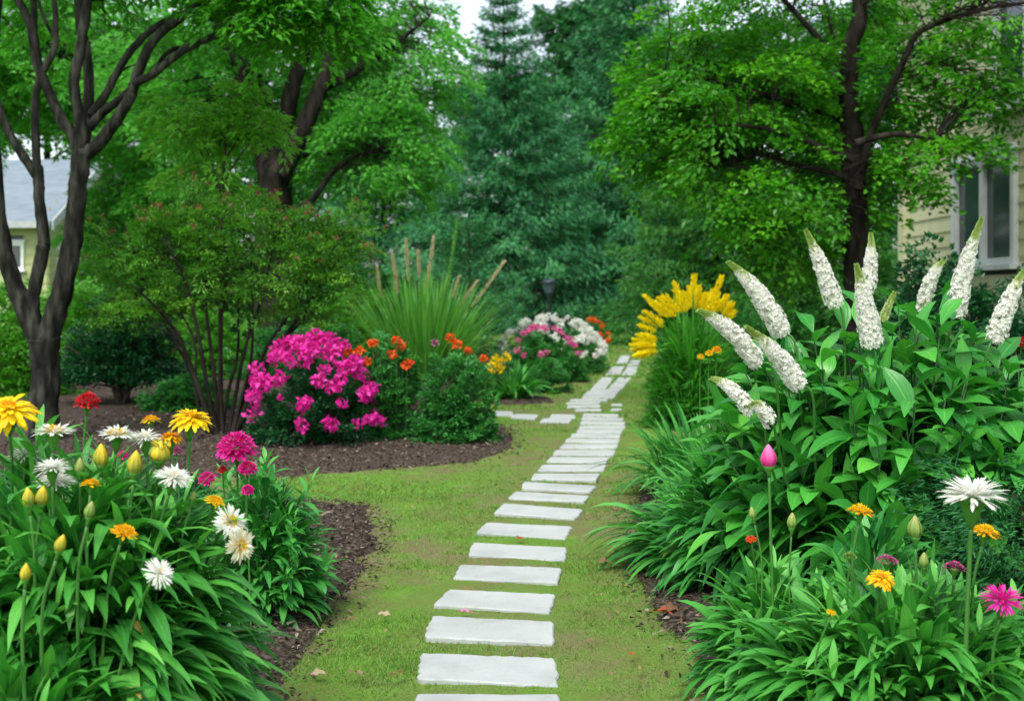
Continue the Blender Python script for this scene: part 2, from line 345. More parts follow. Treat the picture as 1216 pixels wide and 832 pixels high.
# ------------------------------------------------------------------ lawn, beds, stones
def poly_sd(x, y, poly):
    """signed distance to a polygon, positive inside"""
    poly = np.asarray(poly, float); x = np.asarray(x, float); y = np.asarray(y, float); d = np.full(x.shape, 1e9); ins = np.zeros(x.shape, bool)
    for (ax, ay), (bx, by) in zip(poly, np.roll(poly, -1, 0)):
        ex, ey = bx - ax, by - ay; t = np.clip(((x - ax) * ex + (y - ay) * ey) / (ex * ex + ey * ey + 1e-12), 0, 1)
        d = np.minimum(d, np.hypot(x - ax - t * ex, y - ay - t * ey))
        c = ((ay > y) != (by > y)); xi = ax + (y - ay) / np.where(abs(by - ay) < 1e-9, 1e-9, by - ay) * ex; ins ^= c & (x < xi)
    return np.where(ins, d, -d)
G = gp
BED_LEFT_FRONT = [(-3.2, 2.2), (-.72, 2.4), G(300, 860), G(345, 790), G(385, 730), G(425, 675), G(450, 635), G(452, 615), G(432, 602), G(385, 596), G(330, 592), (-3.0, 7.0)]
BED_LEFT_BACK = [(-9, 8.15), (-4, 8.1), G(330, 568), G(400, 562), G(480, 556), G(560, 549), G(596, 538), G(610, 520), G(600, 508), G(575, 503), G(560, 480), (-.9, 15), (-2.5, 19), (-9, 18)]
BED_RIGHT = [(3.6, 2.2), (1.02, 2.4), G(872, 850), G(828, 790), G(788, 730), G(768, 690), G(752, 650), G(752, 615), G(762, 585), (1.42, 8.6), (1.75, 11), (2.0, 12.4), (2.3, 15.5), (3.2, 16), (6.0, 16), (6.0, 4)]
BED_SMALL = [(.5 * math.cos(a) * 1.05 + .05, 14 + .62 * math.sin(a)) for a in np.linspace(0, 2 * PI, 14, endpoint=False)]
BEDS = [BED_LEFT_FRONT, BED_LEFT_BACK, BED_RIGHT, BED_SMALL]
def bed_d(x, y): 
    w = .16 * (fbm(x * 3.1, y * 3.1, 5) - .5) + .05 * (fbm(x * 17, y * 17, 9) - .5)
    return np.max([poly_sd(x, y, b) for b in BEDS], 0) + w

STONES = []   # corner quads of the photograph, (TL, TR, BR, BL), read onto the flat ground
STONES += [[(494, 826), (664, 829), (668, 866), (490, 863)], [(500, 780), (659, 784), (664, 817), (496, 811)], [(512, 736), (657, 740), (658, 766), (505, 761)],
    [(533, 703), (660, 708), (653, 730), (514, 722)], [(546, 673), (667, 678), (663, 695), (538, 689)], [(561, 648), (673, 652), (671, 667), (556, 662)],
    [(577, 623), (679, 627), (672, 642), (565, 635)], [(598, 600), (692, 606), (683, 618), (586, 612)], [(611, 585), (700, 591), (694, 598), (604, 594)],
    [(622, 574), (708, 578), (701, 586), (619, 582)], [(634, 563), (712, 565), (708, 573), (630, 570)]]
for x0, x1, y0, y1, s in [(641, 720, 553, 560.5, 3), (651, 723, 544, 550.5, 3), (658, 731, 535.5, 541.5, 2), (666, 734, 528.3, 533.5, 2), (672, 736, 522, 526.5, 1.5), (678, 737, 516.3, 520.4, 1),
    (685, 739, 511.2, 514.8, 1), (688, 743, 506.2, 509.8, 1), (690, 743, 501.3, 504.8, 1), (691, 741, 496.6, 499.9, 1), (692, 735, 492.2, 495.2, 1)]:
    STONES.append([(x0 + s, y0), (x1, y0 + .6), (x1 - s, y1 + .4), (x0 - s, y1)])
n_main = len(STONES)
FAR = []                                                       # (row kind, quad): 0 whole rows, 1 short stubs, 2 outer row, 3 inner row
def _row(k, x0, x1, y0, y1, s=.8): FAR.append((k, [(x0 + s, y0), (x1 + s, y0), (x1, y1), (x0, y1)]))
for x0, x1, y in [(683.5, 713.8, 487.6), (673, 712.5, 483.4), (671.8, 712, 479.4), (677, 721, 475.8), (690.5, 729.5, 472.6), (693, 731, 469.7), (696, 733, 466.9), (700, 735.5, 464.2)]: _row(0, x0, x1, y - 1.15, y + 1.15)
for x0, x1, y in [(725, 737.5, 487.4), (725.5, 738.5, 481.5)]: _row(1, x0, x1, y - 1, y + 1)
for a0, a1, b0, b1, y in [(702.5, 719, 722, 739, 461.6), (704.5, 721, 724.5, 741, 459.2), (706.5, 723, 727, 743, 456.8), (708.8, 725, 729.5, 745, 454.5), (711, 726.5, 731.5, 747, 452.2), (713.5, 728, 733.5, 748.5, 450)]: _row(2, a0, a1, y - .95, y + .95); _row(3, b0, b1, y - .95, y + .95)
FAR += [(2, [(727, 436.5), (742, 436.5), (735.5, 445.6), (718.5, 445.6)]), (2, [(737, 424.5), (748.5, 424.5), (742.6, 435.6), (728, 435.6)]), (3, [(744.8, 436.5), (757.6, 436.5), (754.5, 445.6), (738, 445.6)]), (3, [(751.2, 425.5), (760.8, 427), (757.9, 435.6), (745.4, 435.6)])]
SIDE = [[(588, 489), (609, 489.5), (610, 495), (587, 494.5)], [(612, 492), (640, 492.5), (636, 499), (606, 497.5)], [(655, 493), (682, 493.5), (684, 497.5), (652, 498)], [(645, 497.5), (680, 497.5), (676, 503.5), (641, 502.5)]]
ALLQ = [np.array([gp(*p) for p in q]) for q in STONES + [q for _, q in FAR] + SIDE]

xs = np.unique(np.concatenate([[-170, -100, -60, -40, -25, -16, -11], np.linspace(-8, 8, 201), [11, 16, 25, 40, 60, 100, 170]]))
ys = np.unique(np.concatenate([[-40, -20, -10, 0, 1.5], np.linspace(2.2, 16, 180), np.linspace(16.2, 45, 110), [50, 60, 80, 120, 200, 300]]))
GX, GY = np.meshgrid(xs, ys, indexing='ij')
def bare_at(x, y):
    b = np.clip((fbm(x * 1.5, y * 1.5, 21) - .46) * 4.5, 0, 1) * np.clip((fbm(x * 9, y * 9, 23) - .30) * 3, 0, 1)
    edge = np.clip(1 + bed_d(x, y) / .35, 0, 1) ** 2
    px = np.clip(1 - np.abs(x - (.35 + (y - 6) * .05)) / .8, 0, 1) ** .6 * np.clip(fbm(x * 4, y * 4, 31) * 2.6 - .75, 0, 1)       # worn track beside the stones
    return np.clip(np.maximum(np.maximum(b * .8, edge * .85 * np.clip(fbm(x * 6, y * 6, 41) * 2.2 - .35, 0, 1)), px * .78), 0, 1)
BARE = np.where((GY > 2) & (GY < 45) & (np.abs(GX) < 9), bare_at(GX, GY), .15)
GZ = np.where((GY > 2) & (GY < 45) & (np.abs(GX) < 9), .025 * (fbm(GX * 2.2, GY * 2.2, 3) - .5) + .012 * (fbm(GX * 11, GY * 11, 4) - .5), 0)
gi = np.arange(GX.size).reshape(GX.shape)
m = M(); m.add(np.stack([GX, GY, GZ], 2), np.stack([gi[:-1, :-1], gi[1:, :-1], gi[1:, 1:], gi[:-1, 1:]], 2).reshape(-1, 4), BARE.ravel())
mt, nt, N, Lk = newmat("lawn_ground")
a = N("ShaderNodeAttribute"); a.attribute_name = "tint"
tc = N("ShaderNodeTexCoord"); n1 = N("ShaderNodeTexNoise"); n1.inputs['Scale'].default_value = 3.5; n1.inputs['Detail'].default_value = 12; n1.inputs['Roughness'].default_value = .72; Lk(tc.outputs['Object'], n1.inputs['Vector'])
n2 = N("ShaderNodeTexNoise"); n2.inputs['Scale'].default_value = 90; n2.inputs['Detail'].default_value = 6; Lk(tc.outputs['Object'], n2.inputs['Vector'])
mr = N("ShaderNodeMapRange"); mr.inputs['From Min'].default_value = .32; mr.inputs['From Max'].default_value = .68; Lk(n1.outputs[0], mr.inputs[0])
cg = rampmix(nt, mr.outputs[0], [(.19, .185, .055), (.115, .215, .03), (.115, .26, .03), (.19, .32, .05)])
cb = rampmix(nt, n2.outputs[0], [(.09, .065, .04), (.18, .14, .08), (.25, .2, .12)])
ad = N("ShaderNodeMath"); ad.operation = 'MULTIPLY_ADD'; Lk(n2.outputs[0], ad.inputs[0]); ad.inputs[1].default_value = .9; ad.inputs[2].default_value = -.45
s2 = N("ShaderNodeMath"); s2.operation = 'ADD'; s2.use_clamp = True; Lk(ad.outputs[0], s2.inputs[0]); Lk(a.outputs['Fac'], s2.inputs[1])
mx = N("ShaderNodeMixRGB"); Lk(s2.outputs[0], mx.inputs[0]); Lk(cg, mx.inputs[1]); Lk(cb, mx.inputs[2])
b = N("ShaderNodeBsdfPrincipled"); b.inputs['Roughness'].default_value = .95; b.inputs['Specular IOR Level'].default_value = .1; Lk(mx.outputs[0], b.inputs['Base Color'])
bu = N("ShaderNodeBump"); bu.inputs['Strength'].default_value = .8; bu.inputs['Distance'].default_value = .02; Lk(n2.outputs[0], bu.inputs['Height']); Lk(bu.outputs[0], b.inputs['Normal'])
o_ = N("ShaderNodeOutputMaterial"); Lk(b.outputs[0], o_.inputs[0])
ground_piece("lawn", m, mt)

for bi, bed in enumerate(BEDS):
    bb = np.array(bed); res = .05 if bi in (0, 2, 3) else .07
    bx = np.arange(bb[:, 0].min() - .3, bb[:, 0].max() + .3, res); by = np.arange(bb[:, 1].min() - .3, bb[:, 1].max() + .3, res)
    X, Y = np.meshgrid(bx, by, indexing='ij'); d = poly_sd(X, Y, bed) + .16 * (fbm(X * 3.1, Y * 3.1, 5) - .5) + .05 * (fbm(X * 17, Y * 17, 9) - .5)
    Z = np.clip(d * .28, -.06, .035) + .03 * (fbm(X * 5, Y * 5, 51) - .5) + .03 * (fbm(X * 16, Y * 16, 52) - .5)
    gi = np.arange(X.size).reshape(X.shape); F = np.stack([gi[:-1, :-1], gi[1:, :-1], gi[1:, 1:], gi[:-1, 1:]], 2).reshape(-1, 4)
    keep = d.ravel()[F].max(1) > -.25
    m = M(); m.add(np.stack([X, Y, Z], 2), F[keep]); ground_piece("mulch_bed", m, MAT['mulch'])

# loose bark chips on the beds (nobody could count them)
r = RNG(77); m = M()
for (x0, x1, y0, y1, n, s) in [(-1.6, -.3, 2.6, 7, 9000, .022), (.3, 1.7, 2.6, 9, 9000, .022), (-4.5, .2, 8, 13, 7000, .032)]:
    x = r.uniform(x0, x1, n); y = r.uniform(y0, y1, n); d = bed_d(x, y); k = d > -.05 - .12 * r.random(n) ** 3; x, y, d = x[k], y[k], d[k]; n = len(x)
    D = np.stack([r.normal(0, 1, n), r.normal(0, 1, n), r.normal(0, .25, n)], 1); Nn = np.stack([r.normal(0, .4, n), r.normal(0, .4, n), np.ones(n)], 1)
    z = np.clip(d * .28, 0, .035) + .012 + r.uniform(0, .012, n)
    l = s * r.uniform(.5, 1.8, n); leaves(m, np.stack([x, y, z], 1), D, Nn, l, l * r.uniform(.25, .6, n), r.random(n) ** 1.7, LEAF4)
ground_piece("bark_mulch", m, MAT['chip'], 'stuff', False)

# lawn blades
def in_stone(x, y):
    ins = np.zeros(len(x), bool)
    for q in ALLQ:
        cx, cy = q.mean(0); k = (abs(x - cx) < .6) & (abs(y - cy) < .6)
        if k.any(): ins[k] |= poly_sd(x[k], y[k], q) > -.004 + .03 * np.clip(fbm(x[k] * 11, y[k] * 11, 71) - .5, 0, 1)
    return ins
r = RNG(5); m = M()
for (y0, y1, dens, h, wd) in [(2.9, 5, 11000, .016, .0028), (5, 7.5, 6200, .017, .004), (7.5, 11, 2600, .019, .0065), (11, 17, 800, .024, .012), (17, 34, 160, .045, .025)]:
    xl, xr = -.62 * (y1) * .46 - .4, .3 * y1 * .5 + .3
    n = int((xr - xl) * (y1 - y0) * dens); x = r.uniform(xl, xr, n); y = r.uniform(y0, y1, n)
    k = (np.abs(wx(0, y)) > np.abs(x) * .0) ; px = CXP + x * FPX / y; k &= (px > 150) & (px < 1000)
    x, y = x[k], y[k]; k = (bed_d(x, y) < .03); x, y = x[k], y[k]
    bz = bare_at(x, y); k = r.random(len(x)) > bz * 1.05 - .08; x, y, bz = x[k], y[k], bz[k]; k = ~in_stone(x, y); x, y = x[k], y[k]; n = len(x)
    g = np.clip((fbm(x * 3.5, y * 3.5, 61) - .25) * 1.8, 0, 1); hh = h * (.45 + .9 * r.random(n)) * (.6 + .8 * fbm(x * 2, y * 2, 62))
    lean = np.stack([r.normal(0, .55, n), r.normal(0, .55, n), np.ones(n)], 1)
    ang = r.random(n) * PI; Sx = np.stack([np.cos(ang), np.sin(ang), 0 * ang], 1) * (wd * r.uniform(.6, 1.3, n))[:, None]
    P0 = np.stack([x, y, np.zeros(n) - .006], 1); tip = P0 + lean * hh[:, None]; V = np.stack([P0 - Sx, P0 + Sx, tip], 1).reshape(-1, 3)
    m.add(V, np.arange(3 * n).reshape(-1, 3), np.repeat(np.clip(g * .75 + r.uniform(-.2, .25, n), 0, 1), 3))
ground_piece("grass", m, MAT['grass'], 'stuff', False)

# stepping stones: every slab is a thing
def slab(q, label, group, seed, th=.05, name="stepping_stone", top=.015):
    r = RNG(seed); q = np.array(q); c = q.mean(0); pts = []
    for a_, b_ in zip(q, np.roll(q, -1, 0)):
        k = max(4, int(np.hypot(*(b_ - a_)) / .03)); e = (b_ - a_) / np.hypot(*(b_ - a_)); nn = np.array([-e[1], e[0]])
        for t in np.arange(k) / k:
            off = r.normal(0, .003) if t > 0 else 0
            if r.random() < .07: off += .014 * r.random()
            p = a_ + (b_ - a_) * t + nn * off
            if t == 0: p = c + (p - c) * .985
            pts.append(p)
    pts = np.array(pts); k = len(pts); dirc = nrm(c - pts); tx, ty = r.normal(0, .012), r.normal(0, .012)
    z = lambda p, h: h + (p[:, 0] - c[0]) * tx + (p[:, 1] - c[1]) * ty
    rings = [np.c_[pts, z(pts, top - th)], np.c_[pts, z(pts, top - .006)], np.c_[pts + dirc * .006, z(pts, top)]]
    m = M(); V = np.concatenate(rings); f = [[i * k + j, i * k + (j + 1) % k, (i + 1) * k + (j + 1) % k, (i + 1) * k + j] for i in range(2) for j in range(k)]
    m.add(V, np.array(f)); m.F.append((2 * k + np.arange(k))[None])
    return single(name, m, MAT['stone'], label, "paving stone", (c[0], c[1], 0), group, smooth=False)
ORD = "first second third fourth fifth sixth seventh eighth ninth tenth eleventh twelfth thirteenth fourteenth fifteenth sixteenth seventeenth eighteenth nineteenth twentieth twenty-first twenty-second".split()
extra = {0: "pale slab cut off by the lower edge of the photo, first of the path", 1: "large pale rectangular slab, second of the path and widest one wholly in view", 3: "pale slab with a chipped lower edge, fourth along the path from the front", 2: "pale slab with a pink petal by its far edge, third along the path"}
for i, q in enumerate(STONES):
    slab([gp(*p) for p in q], extra.get(i, f"pale rectangular stepping stone in the lawn, {ORD[i]} along the single path from the front"), "stepping stones of the garden path", 100 + i)
cnt = [0] * 4
FL = ["{} whole row of the far path beyond the widest crossing slabs, counting from the front", "{} short stub slab at the far path's bare worn patch", "{} slab of the doubled far path, in its outer row by the hydrangeas", "{} slab of the doubled far path, in its inner row by the golden plumes"]
for cidx, q in FAR:
    cnt[cidx] += 1; slab([gp(*p) for p in q], FL[cidx].format(ORD[cnt[cidx] - 1]), "slabs of the far path", 300 + cidx * 50 + cnt[cidx])
for i, q in enumerate(SIDE):
    lab = ["flat stone farthest out on the side path, half behind the round green bush", "wide flat stone of the side path beside the round green bush", "small flat side stone next to the main slabs, set farther back", "long flat stone of the side path where it meets the main path"][i]
    qq = [np.array(gp(*p)) for p in q]; slab(qq, lab, "flat stones of the side path", 500 + i, name="flagstone")
# ------------------------------------------------------------------ trees
def px_limb(pts, Y, dY=None):
    """limb through photo pixels at depth Y, each with its own depth offset (metres)"""
    return [wp(p[0], p[1], Y + (p[2] if len(p) > 2 else 0)) for p in pts]
def join_twigs(m, samples, A, r0, sag=.1, sides=4, rng=None):
    """a twig from the nearest (lower) limb point to each spray anchor"""
    S = np.array(samples); A = np.array(A); d2 = ((A[:, None] - S[None]) ** 2).sum(2) + np.clip(S[None, :, 2] - A[:, None, 2] + .1, 0, None) ** 2 * 3
    b = S[d2.argmin(1)]; rng = rng or RNG(9); d = A - b; ln = np.linalg.norm(d, axis=1, keepdims=True)
    P = np.stack([b, b + d * .33 + UP * ln * sag + rng.normal(0, .05, d.shape) * ln, b + d * .68 + UP * ln * sag * .8 + rng.normal(0, .05, d.shape) * ln, A], 1)
    R = np.clip(ln * .012, r0 * .5, r0 * 1.6) * np.array([[1.3, .95, .65, .35]]); tubes(m, P, R, sides)
def broad_tree(name, label, cat, base, limbs, crowns, leafm, barkm, seed, leaf=(.11, .055), per=110, slen=(.7, 1.2), droop=.3, width=.38, twig=.008, group=None, parts=True, sides=10, rough=.05, shell=.45, out=.75, zfloor=None, tpl=LEAF4, keep=None, clear=(), crad=20, tw_r=1.0):
    r = RNG(seed); t = thing(name, label, cat, base, group)
    tm = M(); samples = []
    for pts, rad in limbs:
        p, rr = limb(tm, pts, rad, sides, 6, rough, r); samples += list(p[2:])
    A = []; D = []
    for c, rad, n in crowns:
        a, v = ell(r, n, c, rad, shell); dd = v.copy(); dd[:, 2] = dd[:, 2] * .25 + r.normal(0, .12, n); dd = nrm(dd * np.array([1, 1, 1]) + r.normal(0, .35, (n, 3)) * np.array([1, 1, .3])); A.append(a); D.append(dd)
    A = np.concatenate(A); D = np.concatenate(D)
    if zfloor is not None: k = A[:, 2] > zfloor; A, D = A[k], D[k]
    if keep is not None: k = keep(A); A, D = A[k], D[k]
    L = r.uniform(*slen, len(A)); P, dl, N_, i, rib = sprays(r, A - D * L[:, None] * .45, D, L, per, width, droop, .04)
    tint = np.clip(r.random(len(A))[i] * .55 + r.random(len(P)) * .45, 0, 1)
    if clear:                                                    # the crown stays open in front of its main limbs
        ok = np.ones(len(P), bool); px = CXP + P[:, 0] * FPX / P[:, 1]; py = HZ - (P[:, 2] - CAMH) * FPX / P[:, 1]
        for c_ in clear:
            q, _r = smoothline(limbs[c_][0], limbs[c_][1], 8); qx = CXP + q[:, 0] * FPX / q[:, 1]; qy = HZ - (q[:, 2] - CAMH) * FPX / q[:, 1]
            d = np.hypot(px[:, None] - qx[None], py[:, None] - qy[None]); j = d.argmin(1); ok &= ~((d.min(1) < crad * r.uniform(.4, 1.15, len(P))) & (P[:, 1] < q[j, 1] + .1))
        P, dl, N_, i, tint = P[ok], dl[ok], N_[ok], i[ok], tint[ok]
    lm = M(); ll = r.uniform(.65, 1.25, len(P)); leaves(lm, P, dl, N_, leaf[0] * ll, leaf[1] * ll, tint, tpl)
    tw = M(); tubes(tw, rib, np.array([[1, .8, .5, .2]]) * twig, 3)
    join_twigs(tw, samples, rib[:, 0], twig, rng=r)
    part("trunk", tm, barkm, t); part("crown", lm, leafm, t, smooth=False); part("twigs", tw, barkm, t, kind=None)
    return t
def conifer_mesh(seed, H, Rb, nb=260, per=240, leaf=(.3, .055), droop=.28, z0=.25, up=.12, pw=.85, width=.3, rad=.16, tiers=0):
    r = RNG(seed); u_ = (np.arange(nb) + r.random(nb)) / nb
    if tiers: u_ = (np.floor(u_ * tiers) + .5 + r.normal(0, .13, nb)) / tiers
    h = z0 + (H - z0) * np.clip(u_, 0, 1) * .985; az = np.arange(nb) * 2.39996 + r.normal(0, .25, nb)
    L = Rb * np.clip(1 - (h - z0) / (H - z0), 0, 1) ** pw * r.uniform(.72, 1.12, nb) + .25
    el = .25 + .5 * (h / H); D = np.stack([np.cos(az), np.sin(az), np.clip(el - .35, -.1, .6)], 1); A = np.stack([0 * h, 0 * h, h], 1)
    pn = np.maximum((per * (L / Rb) ** 1.2).astype(int), 40); mx_ = int(pn.max())
    P, dl, N_, i, rib = sprays(r, A, D, L, mx_, width, droop, .03)
    j = np.tile(np.arange(mx_), nb); k = j < pn[i]; 
    t = np.linalg.norm((P - A[i])[:, :2], axis=1) / L[i]; P[:, 2] += up * L[i] * t ** 3; k &= t > .12
    P, dl, N_, i = P[k], dl[k], N_[k], i[k]; dl[:, 2] -= .15
    lm = M(); ll = r.uniform(.6, 1.3, len(P)); leaves(lm, P, dl, N_, leaf[0] * ll, leaf[1] * ll, np.clip(r.random(nb)[i] * .4 + r.random(len(P)) * .5 + .1, 0, 1), NEED)
    tm = M(); limb(tm, [(0, 0, -.1), (0, 0, H * .4), (0.03, 0, H * .75), (0, 0, H * .99)], [rad, rad * .7, rad * .4, .015], 9)
    tubes(tm, rib, np.array([[1, .75, .5, .2]]) * rad * .13, 3); return tm, lm
def put_tree(name, label, cat, loc, meshes, names, mats, rz=0, s=1, group=None):
    t = thing(name, label, cat, loc, group); t.rotation_euler[2] = rz; t.scale = (s, s, s) if np.isscalar(s) else s
    for n_, me in zip(names, meshes):
        o = bpy.data.objects.new(n_, me); COL.objects.link(o); o.parent = t
    return t

# A: the dark three-stemmed tree over the flower bed
YA = 10.0; bA = (wx(54, YA), YA, 0)
limbsA = [(px_limb([(53, 545), (53, 500), (54, 440), (52, 400)], YA), [.165, .135, .125, .135]),
    (px_limb([(53, 415), (72, 352), (86, 285), (93, 220), (97, 178)], YA), [.11, .092, .088, .082, .085]),
    (px_limb([(52, 415), (34, 378), (16, 335), (4, 290), (-4, 230), (-10, 120), (-5, 20), (15, -90)], YA), [.10, .088, .08, .072, .065, .055, .045, .03]),
    (px_limb([(42, 398), (40, 352), (50, 300), (52, 285), (47, 240), (46, 212), (44, 198)], YA, .4), [.062, .058, .062, .055, .05, .05, .05]),
    (px_limb([(46, 212), (24, 180), (4, 143), (-10, 90), (-6, 20), (8, -60)], YA), [.045, .04, .036, .034, .03, .025]),
    (px_limb([(44, 204), (42, 130), (48, 92), (64, 60), (66, 30), (62, -40)], YA), [.04, .036, .034, .03, .026, .02]), (px_limb([(64, 44), (54, 26), (46, 0), (40, -50)], YA), [.018, .016, .014, .012]),
    (px_limb([(96, 190), (88, 164), (72, 140), (56, 105), (42, 70), (36, 30), (12, -20), (-10, -80)], YA), [.07, .056, .05, .046, .042, .04, .036, .03]),
    (px_limb([(50, 95), (42, 50), (40, 0), (44, -60)], YA, .1), [.036, .032, .028, .022]),
    (px_limb([(97, 182), (96, 150), (88, 100), (96, 55), (104, 0), (112, -80)], YA), [.065, .05, .048, .046, .044, .035]),
    (px_limb([(99, 178), (105, 130), (104, 70), (94, 20), (92, -70)], YA + .25), [.06, .05, .046, .042, .034]),
    (px_limb([(99, 184), (116, 172), (140, 140), (155, 115), (160, 98), (172, 66), (190, 40), (220, 18), (245, -5), (290, -50)], YA), [.07, .06, .054, .05, .048, .046, .042, .038, .034, .025]),
    (px_limb([(158, 100), (182, 88), (215, 62), (250, 45), (272, 34), (300, 14), (330, -10)], YA - .1), [.04, .037, .034, .03, .026, .022, .016]),
    (px_limb([(106, 152), (124, 132), (150, 112), (160, 98)], YA + .12), [.045, .04, .036, .03]),
    (px_limb([(108, 136), (126, 112), (140, 84), (160, 55), (185, 32), (215, 18), (240, 10), (268, -2), (300, -30)], YA + .2), [.042, .038, .036, .034, .03, .028, .026, .024, .02]),
    (px_limb([(182, 88), (200, 62), (240, 50), (285, 38), (330, 36), (360, 36)], YA + .2), [.022, .02, .018, .016, .012, .007]), (px_limb([(140, 86), (152, 80), (164, 76)], YA + .2), [.014, .012, .005])]
zA = lambda py: wz(py, YA)
crA = [((wx(60, YA), YA, 5.9), (1.9, 1.9, 1.5), 110), ((wx(270, YA), YA + .1, 4.75), (1.0, .9, .75), 60), ((wx(330, YA), YA, 4.12), (.7, .6, .30), 48), ((wx(365, YA), YA, 3.9), (.45, .5, .25), 22), ((wx(30, YA), YA + 1.3, 4.5), (1.2, .7, .6), 26)]
broad_tree("tree", "dark bare-stemmed tree forking into several trunks over the flower bed", "tree", bA, limbsA, crA, MAT['fore'], MAT['bark'], 11, leaf=(.10, .042), per=75, slen=(.45, .8), droop=.42, twig=.006, sides=14, rough=.045, width=.36)

# D: big pale green tree behind the small-leaved shrub
YD = 20.0; bD = (wx(326, YD), YD, 0)
limbsD = [(px_limb([(326, 430), (326, 340), (325, 270), (326, 212), (324, 192)], YD), [.42, .36, .33, .32, .30]),
    (px_limb([(320, 205), (308, 170), (300, 130), (292, 90), (268, 50), (250, -30)], YD), [.2, .17, .15, .13, .11, .07]),
    (px_limb([(322, 200), (314, 160), (312, 110), (300, 70), (305, 10), (300, -70)], YD + .8), [.18, .15, .13, .11, .08, .05]),
    (px_limb([(328, 200), (338, 150), (346, 110), (358, 70), (372, 30), (390, -60)], YD), [.2, .17, .15, .13, .11, .07]),
    (px_limb([(332, 208), (352, 170), (372, 125), (388, 85), (400, 30), (415, -60)], YD - .5), [.2, .17, .15, .13, .1, .06]),
    (px_limb([(383, 105), (410, 92), (440, 72), (470, 52), (510, 20)], YD - .3), [.09, .075, .06, .045, .02]),
    (px_limb([(296, 105), (260, 85), (232, 70), (200, 70)], YD), [.08, .06, .045, .02]),
    (px_limb([(350, 252), (372, 236), (395, 205), (420, 186), (450, 180)], YD - .8), [.07, .06, .05, .035, .015]), (px_limb([(360, 185), (395, 182), (430, 184)], YD), [.05, .035, .015]),
    (px_limb([(372, 135), (395, 130), (430, 140), (470, 150)], YD), [.05, .04, .03, .015])]
crD = [((wx(340, YD), YD + .6, 6.7), (3.0, 2.4, 1.5), 200), ((wx(450, YD), YD - .3, 4.1), (1.25, 1.3, .95), 110), ((wx(455, YD), YD, 5.7), (1.5, 1.4, 1.0), 90), ((wx(235, YD), YD, 5.2), (1.6, 1.4, 1.3), 90), ((wx(345, YD), YD + 1.2, 4.4), (1.6, .8, .8), 60)]
broad_tree("tree", "big pale green tree with a thick trunk forking behind the small-leaved shrub", "tree", bD, limbsD, crD, MAT['elm'], MAT['bark2'], 12, leaf=(.12, .05), per=105, slen=(.8, 1.4), droop=.3, twig=.01, sides=10, rough=.04, clear=(0, 1, 3, 4, 5, 7), crad=26)

# F: layered maple in front of the siding house
YF = 12.5; bF = (wx(1016, YF), YF, 0)
limbsF = [(px_limb([(1016, 500), (1016, 400), (1017, 320), (1017, 262), (1014, 220), (1012, 150)], YF), [.2, .16, .145, .14, .135, .12]),
    (px_limb([(1012, 160), (1008, 110), (1010, 60), (1020, 20), (1022, -60)], YF), [.12, .11, .10, .09, .06]),
    (px_limb([(1018, 225), (1030, 175), (1042, 140), (1060, 100), (1078, 62), (1090, 40), (1120, 25), (1150, 16), (1185, 8), (1230, 2)], YF - .4), [.06, .042, .038, .038, .035, .033, .031, .027, .022, .014]),
    (px_limb([(1008, 212), (994, 207), (965, 200), (935, 193), (905, 183), (880, 190), (850, 200)], YF - .3), [.04, .034, .03, .027, .023, .018, .008]),
    (px_limb([(1008, 120), (990, 75), (975, 50), (940, 10), (900, -30)], YF), [.05, .042, .035, .03, .02]), (px_limb([(998, 90), (992, 60), (985, 25), (970, -30)], YF + .2), [.03, .026, .022, .015]),
    (px_limb([(1010, 150), (960, 130), (900, 110), (840, 95), (790, 85)], YF + .2), [.05, .04, .03, .02, .008]), (px_limb([(1012, 190), (950, 165), (890, 150), (830, 150)], YF - .8), [.04, .03, .02, .008]),
    (px_limb([(1016, 235), (960, 262), (920, 285), (890, 300)], YF - .2), [.03, .022, .016, .007]), (px_limb([(1014, 170), (1060, 160), (1110, 165)], YF - 1.0), [.04, .03, .012])]
cF = lambda px, py, dy=0: (wx(px, YF + dy), YF + dy, wz(py, YF + dy))
crF = [(cF(990, -20, .3), (2.2, 1.7, .8), 110), (cF(890, 110), (1.35, 1.3, .7), 105), (cF(1000, 120, .6), (1.0, 1.1, .8), 45), (cF(1085, 90, -.4), (.8, .8, .55), 46), (cF(950, 215, -.4), (1.2, 1.1, .45), 66), (cF(840, 165, .2), (.9, 1.1, .55), 62), (cF(820, 60, .3), (.75, .9, .55), 44),
    (cF(1050, 190, -.7), (.55, .6, .18), 18), (cF(1180, 5, -1.0), (.6, .8, .25), 24), (cF(1175, 95, -.9), (.4, .6, .3), 16), (cF(1120, 170, -.9), (.5, .5, .12), 12), (cF(890, 265, -.2), (.6, .7, .25), 20), (cF(950, 295, .2), (.8, .6, .25), 20), (cF(770, 120, .3), (.4, .6, .35), 14)]
broad_tree("tree", "layered green maple with a dark trunk in front of the siding house", "tree", bF, limbsF, crF, MAT['maple'], MAT['bark2'], 13, leaf=(.078, .046), per=98, slen=(.55, 1.05), droop=.30, twig=.006, sides=10, rough=.04, width=.40, tpl=LEAF4,
           keep=lambda A: A[:, 0] < 5.75, clear=(0, 1, 2, 3), crad=20)

